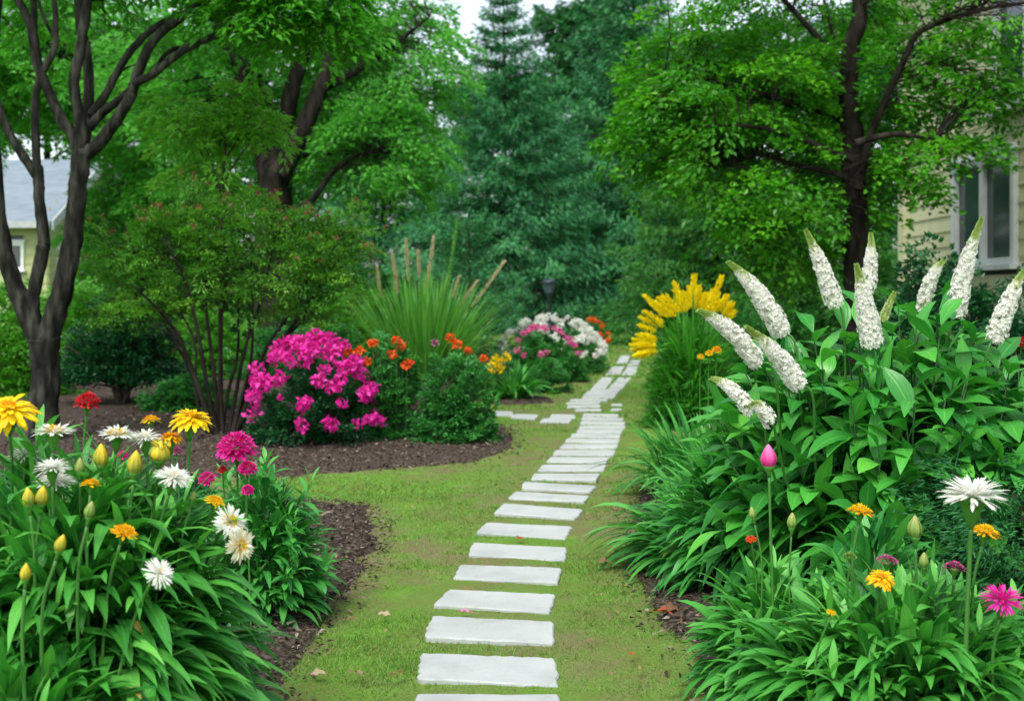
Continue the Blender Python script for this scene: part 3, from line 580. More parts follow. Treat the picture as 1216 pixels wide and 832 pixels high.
# left rear tree whose pale crown hangs over the small house
YB = 26.0
bB = (wx(190, YB), YB + 4, 0)
limbsB = [([(bB[0], YB + 4, -.1), (bB[0] - .1, YB + 4, 2.5), (bB[0], YB + 3.5, 5), (bB[0] - .6, YB + 2, 9)], [.28, .22, .17, .06]), ([(bB[0], YB + 3.6, 4.6), (bB[0] - 1.5, YB + 2, 6), (bB[0] - 3.2, YB + .5, 7)], [.14, .1, .03])]
crB = [((wx(70, YB), YB - 1, 7.0), (3.2, 2.2, 1.7), 210), ((wx(20, YB), YB - 1.5, 5.9), (1.6, 1.3, .9), 60), ((wx(205, YB), YB, 5.6), (1.6, 1.5, 1.1), 80), ((wx(140, YB), YB - 1.5, 6.0), (1.7, 1.3, .8), 60), ((wx(220, YB), YB, 3.6), (1.2, 1.2, .9), 46), ((wx(142, 28), 28, 4.4), (.8, .8, 1.0), 44), ((wx(112, 27.5), 27.5, 3.3), (.5, .6, .8), 22), ((wx(185, YB + 3), YB + 3, 2.6), (1.4, .9, 1.4), 60)]
broad_tree("tree", "pale green tree whose crown hangs above the roof of the small house", "tree", bB, limbsB, crB, MAT['elm'], MAT['bark2'], 14, leaf=(.15, .065), per=110, slen=(.9, 1.6), droop=.3, twig=.012, sides=8)

# conifers
con = conifer_mesh(21, 11.8, 4.5, 330, 520, (.21, .042), .26, .25, .30, .80, .24, .16, 21)
conme = [con[0].mesh("trunk", MAT['bark2']), con[1].mesh("crown", MAT['spruce'], False)]
put_tree("conifer_tree", "broad dark spruce straight behind the end of the path", "conifer", (wx(598, 41), 41, 0), conme, ["trunk", "crown"], None, 0, (1.05, 1.05, 1.08), "dark conifers behind the garden")
put_tree("conifer_tree", "tall spruce beyond the lamp post, its top cut off by the photo", "conifer", (wx(752, 46), 46, 0), conme, ["trunk", "crown"], None, 2.1, (1.25, 1.25, 1.42), "dark conifers behind the garden")
put_tree("conifer_tree", "spruce half hidden behind the big pale green tree", "conifer", (wx(455, 50), 50, 0), conme, ["trunk", "crown"], None, 4.0, (1.15, 1.15, 1.2), "dark conifers behind the garden")
con2 = conifer_mesh(22, 7.6, 3.0, 240, 340, (.2, .042), .30, .3, .2, .8, .26, .12, 17)
con2me = [con2[0].mesh("trunk", MAT['bark2']), con2[1].mesh("crown", MAT['larch'], False)]
put_tree("conifer_tree", "soft mid green conifer between the tall spruces and the maple", "conifer", (wx(850, 30), 30, 0), con2me, ["trunk", "crown"], None, 1.0, (1.1, 1.1, 1.05))
put_tree("conifer_tree", "soft green conifer low behind the maple trunk", "conifer", (wx(985, 27), 27, 0), con2me, ["trunk", "crown"], None, 3.0, (.95, .95, .9))

# the wood at the back: every tree its own
def wood_tree(seed, H, R, mat, leaf=(.26, .12)):
    r = RNG(seed); tm = M(); sam = []
    p, _ = limb(tm, [(0, 0, -.1), (r.normal(0, .2), 0, H * .3), (r.normal(0, .3), r.normal(0, .3), H * .6), (0, 0, H * .95)], [.3, .24, .16, .03], 8); sam += list(p[4:])
    for k in range(9):
        h = H * r.uniform(.25, .75); a = r.random() * 6.28; l = R * r.uniform(.5, .9); p, _ = limb(tm, [(0, 0, h), (math.cos(a) * l * .5, math.sin(a) * l * .5, h + l * .35), (math.cos(a) * l, math.sin(a) * l, h + l * .6)], [.1, .07, .02], 6); sam += list(p)
    A = []; V = []
    for k in range(14):
        h = H * r.uniform(.22, .95); rr = R * math.sqrt(max(.12, 1 - ((h / H - .55) / .48) ** 2)); a = r.random() * 6.28; q = rr * r.uniform(.3, .75); s = R * r.uniform(.35, .55)
        a_, v_ = ell(r, 26, (math.cos(a) * q, math.sin(a) * q, h), (s, s, s * .6), .5); A.append(a_); V.append(v_)
    A = np.concatenate(A); V = np.concatenate(V); V[:, 2] *= .3; D = nrm(V + r.normal(0, .3, V.shape)); L = r.uniform(1.0, 1.9, len(A))
    P, dl, N_, i, rib = sprays(r, A - D * L[:, None] * .4, D, L, 75, .4, .28, .05); lm = M(); ll = r.uniform(.6, 1.3, len(P))
    leaves(lm, P, dl, N_, leaf[0] * ll, leaf[1] * ll, np.clip(r.random(len(A))[i] * .6 + r.random(len(P)) * .4, 0, 1)); tubes(tm, rib, np.array([[1, .8, .5, .2]]) * .015, 3); join_twigs(tm, sam, rib[:, 0], .015, rng=r)
    return [tm.mesh("trunk", MAT['bark2']), lm.mesh("crown", mat, False)]
wt = [wood_tree(31, 15, 3.6, MAT['wood']), wood_tree(32, 17, 4.2, MAT['wood'])]
spots = [(-60, 52, 0, 1.0), (60, 58, 1, .95), (170, 54, 0, 1.0), (265, 60, 1, .95), (345, 55, 0, .95), (425, 62, 1, .95), (505, 66, 0, .82), (575, 60, 1, .78), (648, 64, 0, .86), (700, 70, 1, 1.22), (668, 74, 0, 1.42), (730, 76, 0, 1.5), (815, 62, 0, .88), (880, 56, 1, .9), (960, 52, 0, 1.0), (1050, 56, 1, 1.0), (1150, 52, 0, 1.05), (1260, 50, 1, 1.0), (690, 56, 0, .6), (610, 52, 1, .45), (775, 54, 0, .62)]
wl = ["beyond the small house at the edge of the photo", "behind the roof of the small house", "between the forked tree and the big pale green tree", "behind the left limbs of the big pale green tree", "behind the forks of the big pale green tree", "right behind the crown of the big pale green tree", "in the gap beside the broad spruce top", "just behind the broad spruce", "in the gap between the two tall spruces", "far off, thin against the bright sky gap", "far off in the middle of the bright sky gap", "far off behind the tall spruce top", "behind the maple's outermost leaves", "behind the maple and the soft conifer", "behind the maple crown", "behind the maple trunk", "behind the siding house corner", "beyond the siding house", "low and dark behind the lamp post", "low and dark under the broad spruce", "low and dark beyond the golden plumes"]
for (px, Y, k, s), l in zip(spots, wl):
    put_tree("woodland_tree", "dark leafy tree of the wood " + l, "tree", (wx(px, Y), Y, 0), wt[k], ["trunk", "crown"], None, px * .7, (s, s, s), "trees of the wood behind the garden")

# ------------------------------------------------------------------ houses
MAT['sid'] = surf("pale_yellow_siding", [(.56, .56, .34), (.64, .63, .40)], 3, .6, .08, 6, .003)
MAT['sidg'] = surf("yellow_green_siding", [(.33, .37, .17), (.38, .42, .21)], 3, .6, .08, 6, .003)
MAT['trim'] = surf("white_trim_paint", [(.62, .66, .66), (.72, .75, .75)], 6, .5, .06, 5, .002)
MAT['trimgrey'] = surf("weathered_white_paint", [(.36, .39, .38), (.44, .47, .46)], 6, .6, .06, 5, .002)
MAT['roof'] = surf("pale_grey_roofing", [(.15, .19, .225), (.2, .245, .285)], 1.6, .55, .15, 6, .01, .3, (1, 4, 1))
mg, nt, N, Lk = newmat("window_glass"); b = N("ShaderNodeBsdfPrincipled"); b.inputs['Base Color'].default_value = (.035, .05, .055, 1); b.inputs['Roughness'].default_value = .06; b.inputs['Specular IOR Level'].default_value = .8
o_ = N("ShaderNodeOutputMaterial"); Lk(b.outputs[0], o_.inputs[0]); MAT['glass'] = mg
MAT['curtain'] = surf("grey_blind", [(.09, .12, .12), (.14, .17, .17)], 20, .8, .2, 3, .01, .2, (8, 1, .2))
def lap_siding(m, p0, p1, z0, z1, exp, nrm_, holes=()):
    """lapped boards between two ground points; holes = (s0, s1, z0, z1)"""
    p0 = np.array(p0); p1 = np.array(p1); Lw = np.hypot(*(p1 - p0)); u = (p1 - p0) / Lw; n = np.array(nrm_); z = z0
    while z < z1 - .01:
        zt = min(z + exp, z1); segs = [(0, Lw)]
        for s0, s1, h0, h1 in holes:
            if zt > h0 + .02 and z < h1 - .02: segs = [q for a, b_ in segs for q in ((a, min(b_, s0)), (max(a, s1), b_)) if q[1] - q[0] > .02]
        for a, b_ in segs:
            A = p0 + u * a; B = p0 + u * b_
            def v(P, off, zz): return (P[0] + n[0] * off, P[1] + n[1] * off, zz)
            V = [v(A, .028, z), v(B, .028, z), v(B, .006, zt + .01), v(A, .006, zt + .01), v(A, -.02, z), v(B, -.02, z), v(B, -.02, zt), v(A, -.02, zt)]
            m.add(V, np.array([[0, 1, 2, 3], [4, 7, 6, 5], [0, 4, 5, 1], [3, 2, 6, 7], [0, 3, 7, 4], [1, 5, 6, 2]]))
        z = zt
def window(t, base, cx, n, u, w_, z0, z1, mull=True, fw=.09, hinge=.5):
    """framed window standing on a wall: centre cx (x,y), wall normal n, wall direction u"""
    cx = np.array(cx); n = np.array(n); u = np.array(u); R = np.array([[u[0], n[0], 0], [u[1], n[1], 0], [0, 0, 1]])
    f = M(); h = z1 - z0; zc = (z0 + z1) / 2
    def bx_(du, z, sx, sz, off=.03, th=.1): c = cx + u * du + n * off; box(f, (c[0], c[1], z), (sx, th, sz), R)
    bx_(-w_ / 2 + fw / 2, zc, fw, h); bx_(w_ / 2 - fw / 2, zc, fw, h); bx_(0, z1 - fw / 2, w_ - 2 * fw, fw, .032); bx_(0, z0 + fw / 2, w_ - 2 * fw, fw, .032)
    bx_(0, z1 + .04, w_ + .12, .08, .045, .14)
    if mull: bx_((hinge - .5) * w_, zc, .07, h - 2 * fw, .028)
    o = part("window", f, MAT['trim'], t, smooth=False, base=base)
    s = M(); c = cx + n * .06; box(s, (c[0], c[1], z0 - .03), (w_ + .16, .2, .06), R); sub("sill", s, MAT['trim'], o, base, False)
    g = M(); c = cx - n * .005; box(g, (c[0], c[1], zc), (w_ - .1, .012, h - .1), R); sub("pane", g, MAT['glass'], o, base, False)
# siding house
XH, Y0H, Y1H = 6.1, 17.0, 6.0; hb = (XH, Y0H, 0); t = thing("siding_house", "pale yellow house with lapped siding and white-framed windows behind the maple", "house", hb)
wins = [(15.02, 13.15, 1.72, 3.1), (13.75, 12.0, 3.62, 5.2), (15.9 - 7.3, 7.4, 1.72, 3.1)]
m = M(); lap_siding(m, (XH, Y0H - .16), (XH, Y1H), .3, 6.4, .215, (-1, 0), [(Y0H - .16 - a, Y0H - .16 - b_, z0, z1) for a, b_, z0, z1 in wins])
lap_siding(m, (XH + .16, Y0H), (XH + 7, Y0H), .3, 6.4, .215, (0, 1)); part("wall", m, MAT['sid'], t, smooth=False)
m = M(); box(m, (XH + .04, Y0H - .04, 3.3), (.24, .24, 6.2)); part("corner_board", m, MAT['sid'], t, smooth=False)
m = M(); box(m, (XH + 3.55, (Y0H + Y1H) / 2, .14), (6.9, Y0H - Y1H - .1, .4)); part("foundation", m, surf("concrete", [(.2, .2, .19), (.28, .28, .27)], 12, .9, .3), t, smooth=False)
m = M(); box(m, (XH + 3.55, (Y0H + Y1H) / 2, 3.3), (6.85, Y0H - Y1H - .25, 6.1)); part("inner_wall", m, MAT['curtain'], t, smooth=False)
m = M(); ym = (Y0H + Y1H) / 2; a, b_ = Y0H + .5, Y1H - .5; x0, x1, xm = XH - .6, XH + 7.7, XH + 3.55
m.add([(x0, a, 6.35), (xm, a, 8.9), (x1, a, 6.35), (x0, b_, 6.35), (xm, b_, 8.9), (x1, b_, 6.35), (x0, a, 6.5), (xm, a, 9.1), (x1, a, 6.5), (x0, b_, 6.5), (xm, b_, 9.1), (x1, b_, 6.5)],
      np.array([[0, 1, 4, 3], [1, 2, 5, 4], [6, 9, 10, 7], [7, 10, 11, 8], [0, 3, 9, 6], [2, 8, 11, 5], [0, 6, 7, 1], [1, 7, 8, 2], [3, 4, 10, 9], [4, 5, 11, 10]])); part("roof", m, MAT['roof'], t, smooth=False)
for a, b_, z0, z1 in wins: window(t, hb, (XH, (a + b_) / 2), (-1, 0), (0, -1), a - b_, z0, z1, True)
# small house beyond the lawn
YS = 34.0; sb = (wx(57, YS), YS, 0); t = thing("small_house", "small yellow-green house with a pale grey roof behind the forked tree", "house", sb)
c8, s8 = math.cos(math.radians(-8)), math.sin(math.radians(-8)); U = np.array([-c8, -s8]); Vv = np.array([-s8, c8]); P0 = np.array(sb[:2])
fr = lambda a, b_: P0 + U * a + Vv * b_
m = M(); LW, DW, ZE, ZR = 11.0, 5.6, 3.75, 5.75
lap_siding(m, fr(0.02, 0), fr(LW, 0), .2, ZE, .3, -Vv, [(.18 + .6, .18 + 1.2, 2.15, 2.95)]); lap_siding(m, fr(0, .02), fr(0, DW), .2, ZE, .3, -U, [(.5, 1.0, 2.15, 2.95)])
k = 7
for i in range(k):                                                # gable boards
    f0, f1 = i / k, (i + 1) / k; lap_siding(m, fr(0, DW / 2 * f0 + .05), fr(0, DW - DW / 2 * f0 - .05), ZE + (ZR - ZE) * f0, ZE + (ZR - ZE) * f1 - .005, .3, -U)
inn = fr(LW / 2, DW / 2); Rm = np.array([[c8, -s8, 0], [s8, c8, 0], [0, 0, 1]]); part("wall", m, MAT['sidg'], t, smooth=False)
m = M(); box(m, (*inn, ZE / 2), (LW - .1, DW - .1, ZE), Rm); part("inner_wall", m, MAT['curtain'], t, smooth=False)
m = M()
def q3(a, b_, z): p = fr(a, b_); return (p[0], p[1], z)
for s in (0, 1):
    e = -.45 if s == 0 else DW + .45; ze = ZE - .28; m.add([q3(-.4, e, ze), q3(LW + .3, e, ze), q3(LW + .3, DW / 2, ZR + .02), q3(-.4, DW / 2, ZR + .02), q3(-.4, e, ze + .14), q3(LW + .3, e, ze + .14), q3(LW + .3, DW / 2, ZR + .18), q3(-.4, DW / 2, ZR + .18)], np.array([[0, 1, 2, 3], [4, 7, 6, 5], [0, 4, 5, 1], [0, 3, 7, 4], [1, 5, 6, 2]]))
part("roof", m, MAT['roof'], t, smooth=False)
m = M()
for s in (0, 1):
    e = -.47 if s == 0 else DW + .47; m.add([q3(-.46, e, ZE - .42), q3(-.41, e, ZE - .42), q3(-.41, DW / 2, ZR - .1), q3(-.46, DW / 2, ZR - .1), q3(-.46, e, ZE - .13), q3(-.41, e, ZE - .13), q3(-.41, DW / 2, ZR + .2), q3(-.46, DW / 2, ZR + .2)], np.array([[0, 1, 2, 3], [4, 7, 6, 5], [0, 4, 5, 1], [0, 3, 7, 4], [1, 5, 6, 2]]))
part("rake_board", m, MAT['trimgrey'], t, smooth=False)
m = M(); A_ = fr(LW / 2, -.5); box(m, (A_[0], A_[1], ZE - .25), (LW + .7, .1, .2), Rm); part("fascia", m, MAT['trimgrey'], t, smooth=False)
c = fr(.18 + .9, 0); window(t, sb, c, -Vv, U, .62, 2.12, 2.98, False, .1); c = fr(0, .75); window(t, sb, c, -U, -Vv, .55, 2.12, 2.98, False, .1)

# ------------------------------------------------------------------ lamp post
MAT['iron'] = surf("dark_blue_painted_iron", [(.012, .022, .035), (.02, .035, .05)], 20, .45, .1, 4, .003, .5)
MAT['lampglass'] = leafmat("frosted_lamp_glass", [(.10, .17, .23), (.13, .21, .27)], .2, .3)
YL = 34.0; lb = (wx(652, YL), YL, 0); t = thing("lamp_post", "dark blue garden lamp post with glass lantern before the dark conifers", "street lamp", lb); zt = wz(330, YL); c = (lb[0], lb[1], 0)
m = M(); lathe(m, [(.17, 0), (.17, .06), (.12, .1), (.11, .35), (.07, .42), (.055, .5), (.055, zt - .58), (.08, zt - .55), (.085, zt - .52), (.06, zt - .475)], 14, c); part("post", m, MAT['iron'], t)
m = M(); lathe(m, [(.11, zt - .47), (.225, zt - .15)], 6, c); lan = part("lantern_glass", m, MAT['lampglass'], t, smooth=False)
m = M()
for a in range(6):
    ca, sa = math.cos(a * PI / 3), math.sin(a * PI / 3); tubes(m, np.array([[(c[0] + .112 * ca, c[1] + .112 * sa, zt - .48), (c[0] + .23 * ca, c[1] + .23 * sa, zt - .145)]]), np.array([[.011, .011]]), 5)
lathe(m, [(.11, zt - .49), (.13, zt - .47), (.11, zt - .465)], 12, c); part("lantern_frame", m, MAT['iron'], t, smooth=False)
m = M(); lathe(m, [(.25, zt - .155), (.26, zt - .135), (.15, zt - .06), (.05, zt - .03), (.03, zt - .02), (.035, zt), (.015, zt + .03), (.0, zt + .04)], 12, c); part("lantern_cap", m, MAT['iron'], t)
# ------------------------------------------------------------------ shrubs and mid-ground plants
def shrub(name, label, cat, X, Y, rx, ry, h, mat, seed, n=160, per=70, leaf=(.05, .025), slen=(.18, .34), z0=.0, droop=.25, stems=9, up=.55, width=.38, group=None, tpl=LEAF4, stemmat='twig', full=.35, crown0=.12, lump=.22, stemr=.009):
    """leafy shrub: stems from the base and leafy sprays through a lumpy dome"""
    r = RNG(seed); t = thing(name, label, cat, (X, Y, 0), group)
    v = nrm(r.normal(0, 1, (n, 3))); v[:, 2] = np.abs(v[:, 2]) * 1.05 - .15
    q = full + (1 - full) * r.random(n) ** .55; lum = 1 + lump * np.sin(v[:, 0] * 5 + seed) * np.cos(v[:, 1] * 6 + seed * 2) + r.normal(0, lump * .35, n)
    P0 = np.stack([v[:, 0] * q * rx * lum, v[:, 1] * q * ry * lum, h * (crown0 + (1 - crown0) * np.clip(v[:, 2] * q * lum, 0, 1.15) / 1.0) * 1.0], 1) + np.array([X, Y, z0])
    D = v.copy(); D[:, 2] = D[:, 2] * .6 + up * r.uniform(.3, 1, n); D = nrm(D + r.normal(0, .3, (n, 3))); L = r.uniform(*slen, n)
    P, dl, N_, i, rib = sprays(r, P0 - D * L[:, None] * .75, D, L, per, width, droop, .06); k = P[:, 2] > .02; P, dl, N_, i = P[k], dl[k], N_[k], i[k]
    lm = M(); ll = r.uniform(.6, 1.3, len(P)); leaves(lm, P, dl, N_, leaf[0] * ll, leaf[1] * ll, np.clip(r.random(n)[i] * .5 + r.random(len(P)) * .5, 0, 1), tpl)
    part("foliage", lm, mat, t, smooth=False)
    sm = M(); a = r.random(stems) * 6.28; rr = r.uniform(.02, .09, stems); base = np.stack([X + np.cos(a) * rr, Y + np.sin(a) * rr, 0 * a - .02], 1)
    tip = P0[r.integers(0, n, stems)]; tip[:, 2] = np.maximum(tip[:, 2], h * .5); mid = base * .5 + tip * .5 + np.stack([np.cos(a) * .02, np.sin(a) * .02, .12 * h + 0 * a], 1)
    Pt = np.stack([base, base * .7 + mid * .3 + UP * .05 * h, mid, tip], 1); tubes(sm, Pt, np.array([[1.5, 1.2, .9, .4]]) * stemr, 5)
    sam = Pt.reshape(-1, 3); join_twigs(sm, sam, rib[:, 0], stemr * .35, .05, 3, r); part("stems", sm, MAT[stemmat], t)
    return t, P0, v
def strap_clump(name, label, cat, X, Y, n, L, W, mat, seed, r0=.12, el=(.9, 1.5), droop=(.9, 1.6), group=None, prof='strap', z0=0, fold=.2, twist=.3, nn=8, part_name="leaves"):
    r = RNG(seed); t = thing(name, label, cat, (X, Y, 0), group); a = r.random(n) * 2 * PI; e = r.uniform(*el, n); rr = r0 * np.sqrt(r.random(n))
    P = np.stack([X + rr * np.cos(a), Y + rr * np.sin(a), np.full(n, z0)], 1); D = np.stack([np.cos(a) * np.cos(e), np.sin(a) * np.cos(e), np.sin(e)], 1)
    m = M(); arcs(m, P, D, r.uniform(*L, n), r.uniform(*W, n), r.uniform(*droop, n), nn, fold, prof, None, r, twist); part(part_name, m, mat, t); return t, r
def cluster(m, c, rad, n, r, pl=.45, pw=.32, flat=.75, axis=None):
    """a rounded flower head of many small petals"""
    v = nrm(r.normal(0, 1, (n, 3))); 
    if axis is not None:
        s = (v @ axis) < -.35; v[s] -= 1.6 * (v[s] @ axis)[:, None] * axis; v = nrm(v)
    P = np.asarray(c) + v * rad * r.uniform(.35, .8, (n, 1)) * np.array([1, 1, flat]); N_ = nrm(v + r.normal(0, .5, (n, 3))); D = nrm(np.cross(v, r.normal(0, 1, (n, 3))) + v * .55)
    l = rad * pl * r.uniform(.8, 1.4, n); leaves(m, P, D, N_, l * 1.5, l * 1.5 * pw * 2, r.random(n), LEAF4)
def stem_to(m, a, b, rad, bend=.0, sides=5):
    a = np.array(a, float); b = np.array(b, float); mid = (a + b) / 2; h = np.linalg.norm(b - a)
    off = np.array([b[0] - a[0], b[1] - a[1], 0]) * -.25 + np.array([bend, 0, 0]) * h
    p, rr = smoothline([a, a * .65 + b * .35 + off * .7, a * .3 + b * .7 + off * .7, b], [rad * 1.25, rad * 1.1, rad, rad * .9], 4); tubes(m, p[None], rr[None], sides)

# small-leaved shrub with reddish shoot tips: a fan of bare stems and a wide crown
def fan_shrub():
    Y = 10.4; r = RNG(41); X = wx(262, Y); t = thing("fan_shrub", "small-leaved shrub with reddish shoot tips on a fan of slim bare stems", "shrub", (X, Y, 0))
    sm = M(); sam = []
    paths = [[(262, 528), (248, 470), (236, 400), (222, 340), (200, 290)], [(262, 528), (256, 460), (246, 380), (240, 320), (236, 270)], [(266, 528), (262, 460), (262, 390), (270, 320), (262, 260)], [(268, 530), (280, 470), (292, 410), (312, 350), (325, 290)],
             [(270, 530), (290, 470), (318, 410), (345, 370), (372, 320)], [(272, 532), (285, 480), (298, 430), (300, 370), (298, 300)], [(258, 526), (236, 460), (212, 400), (190, 370), (160, 340)], [(274, 534), (300, 480), (320, 430), (350, 390), (395, 350)], [(262, 530), (270, 470), (282, 420), (284, 350), (290, 280)], [(255, 528), (240, 500), (232, 460), (232, 410), (215, 370)], [(257, 528), (226, 440), (188, 370), (164, 312), (148, 268)], [(272, 530), (310, 440), (360, 370), (400, 310), (428, 270)]]
    for k, p in enumerate(paths):
        dy = r.normal(0, .28); pts = [wp(a, b, Y + dy * i / 4) for i, (a, b) in enumerate(p)]; q, _ = limb(sm, pts, np.array([.026, .021, .017, .013, .008]) * r.uniform(.8, 1.1), 7, 5, .05, r); sam += list(q[10:])
    c = lambda px, py, dy=0: (wx(px, Y + dy), Y + dy, wz(py, Y + dy)); A = []; V = []
    for cc, rad, n in [(c(230, 300), (.62, .55, .48), 95), (c(330, 310), (.62, .55, .50), 100), (c(180, 340), (.46, .42, .36), 56), (c(390, 310), (.42, .42, .40), 58), (c(280, 275), (.62, .5, .3), 66), (c(290, 350), (.8, .5, .22), 42), (c(155, 300), (.3, .3, .34), 26), (c(420, 275), (.24, .26, .22), 20), (c(350, 262), (.4, .35, .16), 26), (c(225, 240), (.18, .2, .22), 14), (c(155, 370), (.36, .35, .2), 18), (c(375, 370), (.42, .35, .2), 20), (c(300, 250), (.5, .35, .14), 26), (c(215, 265), (.4, .35, .16), 24), (c(130, 290), (.14, .16, .3), 10)]:
        a, v = ell(r, n, cc, rad, .45); A.append(a); V.append(v)
    A = np.concatenate(A); V = np.concatenate(V); V[:, 2] = V[:, 2] * .4 + .3 + .5 * (V[:, 2] > .45); D = nrm(V + r.normal(0, .3, V.shape)); L = r.uniform(.22, .42, len(A))
    P, dl, N_, i, rib = sprays(r, A - D * L[:, None] * .5, D, L, 80, .42, .22, .05); lm = M(); ll = r.uniform(.6, 1.3, len(P))
    leaves(lm, P, dl, N_, .036 * ll, .017 * ll, np.clip(r.random(len(A))[i] * .5 + r.random(len(P)) * .5, 0, 1)); part("foliage", lm, MAT['redbush'], t, smooth=False)
    tubes(sm, rib, np.array([[1, .8, .5, .2]]) * .0035, 3); join_twigs(sm, sam, rib[:, 0], .0028, .08, 4, r); part("stems", sm, MAT['bark2'], t)
    top = np.argsort(-(A[:, 2] + .25 * np.abs(A[:, 0] - X) + r.normal(0, .16, len(A))))[:95]; tips = rib[top, 3] + np.array([0, 0, .02])
    for k, q in enumerate(tips):
        m = M(); n = r.integers(7, 13); P = q + r.normal(0, .011, (n, 3)); leaves(m, P, r.normal(0, 1, (n, 3)) + UP * .8, r.normal(0, 1, (n, 3)), .03, .014, r.random(n)); part("shoot_tip", m, MAT['berry'], t, smooth=False)
fan_shrub()

# sapling rising behind it
Y = 11.0; X = wx(262, Y)
sl = [(px_limb([(262, 490), (262, 380), (264, 270), (266, 200), (270, 150), (274, 110)], Y), [.028, .024, .02, .016, .011, .005]), (px_limb([(265, 235), (250, 200), (232, 172), (215, 152)], Y), [.013, .01, .008, .004]), (px_limb([(266, 215), (285, 185), (300, 165)], Y), [.011, .008, .004]), (px_limb([(262, 225), (248, 185), (238, 160)], Y + .2), [.01, .008, .003]), (px_limb([(267, 190), (295, 150), (320, 142)], Y), [.01, .007, .003])]
sc_ = lambda px, py: (wx(px, Y), Y, wz(py, Y))
broad_tree("sapling", "slim young tree with light green feathery leaves rising behind the small-leaved shrub", "sapling", (X, Y, 0), sl, [(sc_(225, 145), (.42, .35, .22), 22), (sc_(305, 148), (.35, .3, .2), 17), (sc_(265, 150), (.4, .3, .22), 22), (sc_(275, 110), (.15, .2, .2), 8), (sc_(250, 200), (.5, .4, .12), 12), (sc_(270, 225), (.25, .25, .12), 6), (sc_(210, 118), (.2, .2, .12), 6), (sc_(302, 112), (.16, .2, .16), 6)], MAT['sap'], MAT['twig'], 43, leaf=(.075, .028), per=62, slen=(.3, .5), droop=.3, twig=.004, sides=6, width=.33)

# azalea
def azalea():
    Y = 9.85; X = wx(370, Y); t, P0, v = shrub("azalea", "dark green azalea covered with magenta flowers on the mulch bed", "flowering shrub", X, Y, .53, .5, .86, MAT['bushdk'], 51, 190, 75, (.045, .02), (.16, .3), crown0=.16, stems=16, lump=.1, full=.4)
    r = RNG(52); n = 0
    while n < 98:
        d = nrm(r.normal(0, 1, 3)); 
        if d[2] < -.15 or d[1] > .45: continue
        hh = d[2]; px = d[0]
        if r.random() > np.clip(.25 + 1.0 * hh + .35 * px, .05, 1): continue
        c = np.array([X, Y, 0]) + np.array([d[0] * .58, d[1] * .55, .2 + .72 * max(0, hh) + .2 * (hh < 0) * hh]) * r.uniform(.93, 1.06); c[2] += .04
        if n > 84: c = np.array([X, Y, .1]) + np.array([d[0] * .56, -abs(d[1]) * .54, r.uniform(.12, .5)])
        m = M(); cluster(m, c, r.uniform(.05, .085) * (1 if n <= 84 else .62), 34, r, .42, .36); part("flower_cluster", m, MAT['azalea'], t, smooth=False); n += 1
azalea()

# bushes with orange-red flowers
Y = 10.3; X = wx(455, Y); shrub("bush", "dense green bush with orange and red flowers, beside the magenta azalea", "bush", X, Y, .46, .4, 1.12, MAT['bush'], 53, 250, 70, (.05, .022), (.14, .28), crown0=.08, lump=.1)
Y2 = 9.95; X2 = wx(540, Y2); shrub("bush", "round bright green bush at the mulch bed tip by the flat side stones", "bush", X2, Y2, .40, .36, 1.0, MAT['bush'], 54, 240, 75, (.045, .022), (.14, .26), crown0=.08, lump=.08, up=.7)
def poms(lst, Y, mat, size, name, labels, grp, seed, cat="flower", ground=.5):
    r = RNG(seed)
    for (px, py), l in zip(lst, labels):
        y = Y + r.normal(0, .1); c = wp(px, py, y); b = (c[0] + r.normal(0, .03), y + .05, 0); t = thing(name, l, cat, b, grp)
        m = M(); stem_to(m, b, c - UP * size * .25, .004, 0, 4); part("stem", m, MAT['stem'], t)
        m = M(); cluster(m, c, size * r.uniform(.85, 1.15), 40, r, .45, .34, .7); part("flower_head", m, MAT[mat], t, smooth=False)
poms([(427, 416), (443, 407), (465, 420), (476, 410), (483, 432), (436, 429), (411, 417), (471, 404)], 10.0, 'orangered', .05, "orange_flower",
     ["orange-red flower above the green bush, upper one next to the azalea's top", "scarlet flower at the top of the orange-flowered bush", "orange flower low in the middle of the flowering green bush", "large orange flower beside the yellow-green sprig", "single orange flower lowest on the bush, beside the round bush", "small red flower just above the azalea blossoms", "orange flower farthest out behind the azalea", "small orange flower topmost by the yellow-green sprig"], "orange flowers of the mulch bed", 61)
poms([(535, 401), (543, 408), (556, 416), (574, 425)], 10.6, 'orangered', .046, "orange_flower", ["big orange flower behind the round green bush, highest there", "red-orange flower just below the highest one behind the round bush", "pale red flower on the shoulder of the round green bush", "small coral flower lowest beside the round green bush"], "orange flowers behind the round bush", 62)
poms([(517, 407)], 10.6, 'mauve', .045, "mauve_flower", ["small mauve flower between the orange ones behind the round bush"], None, 63)
Y = 11.2; shrub("bush", "small yellow-green bush behind the orange flowers", "bush", wx(480, Y), Y, .2, .2, .92, MAT['bushlt'], 55, 50, 60, (.05, .024), (.14, .25), crown0=.4)

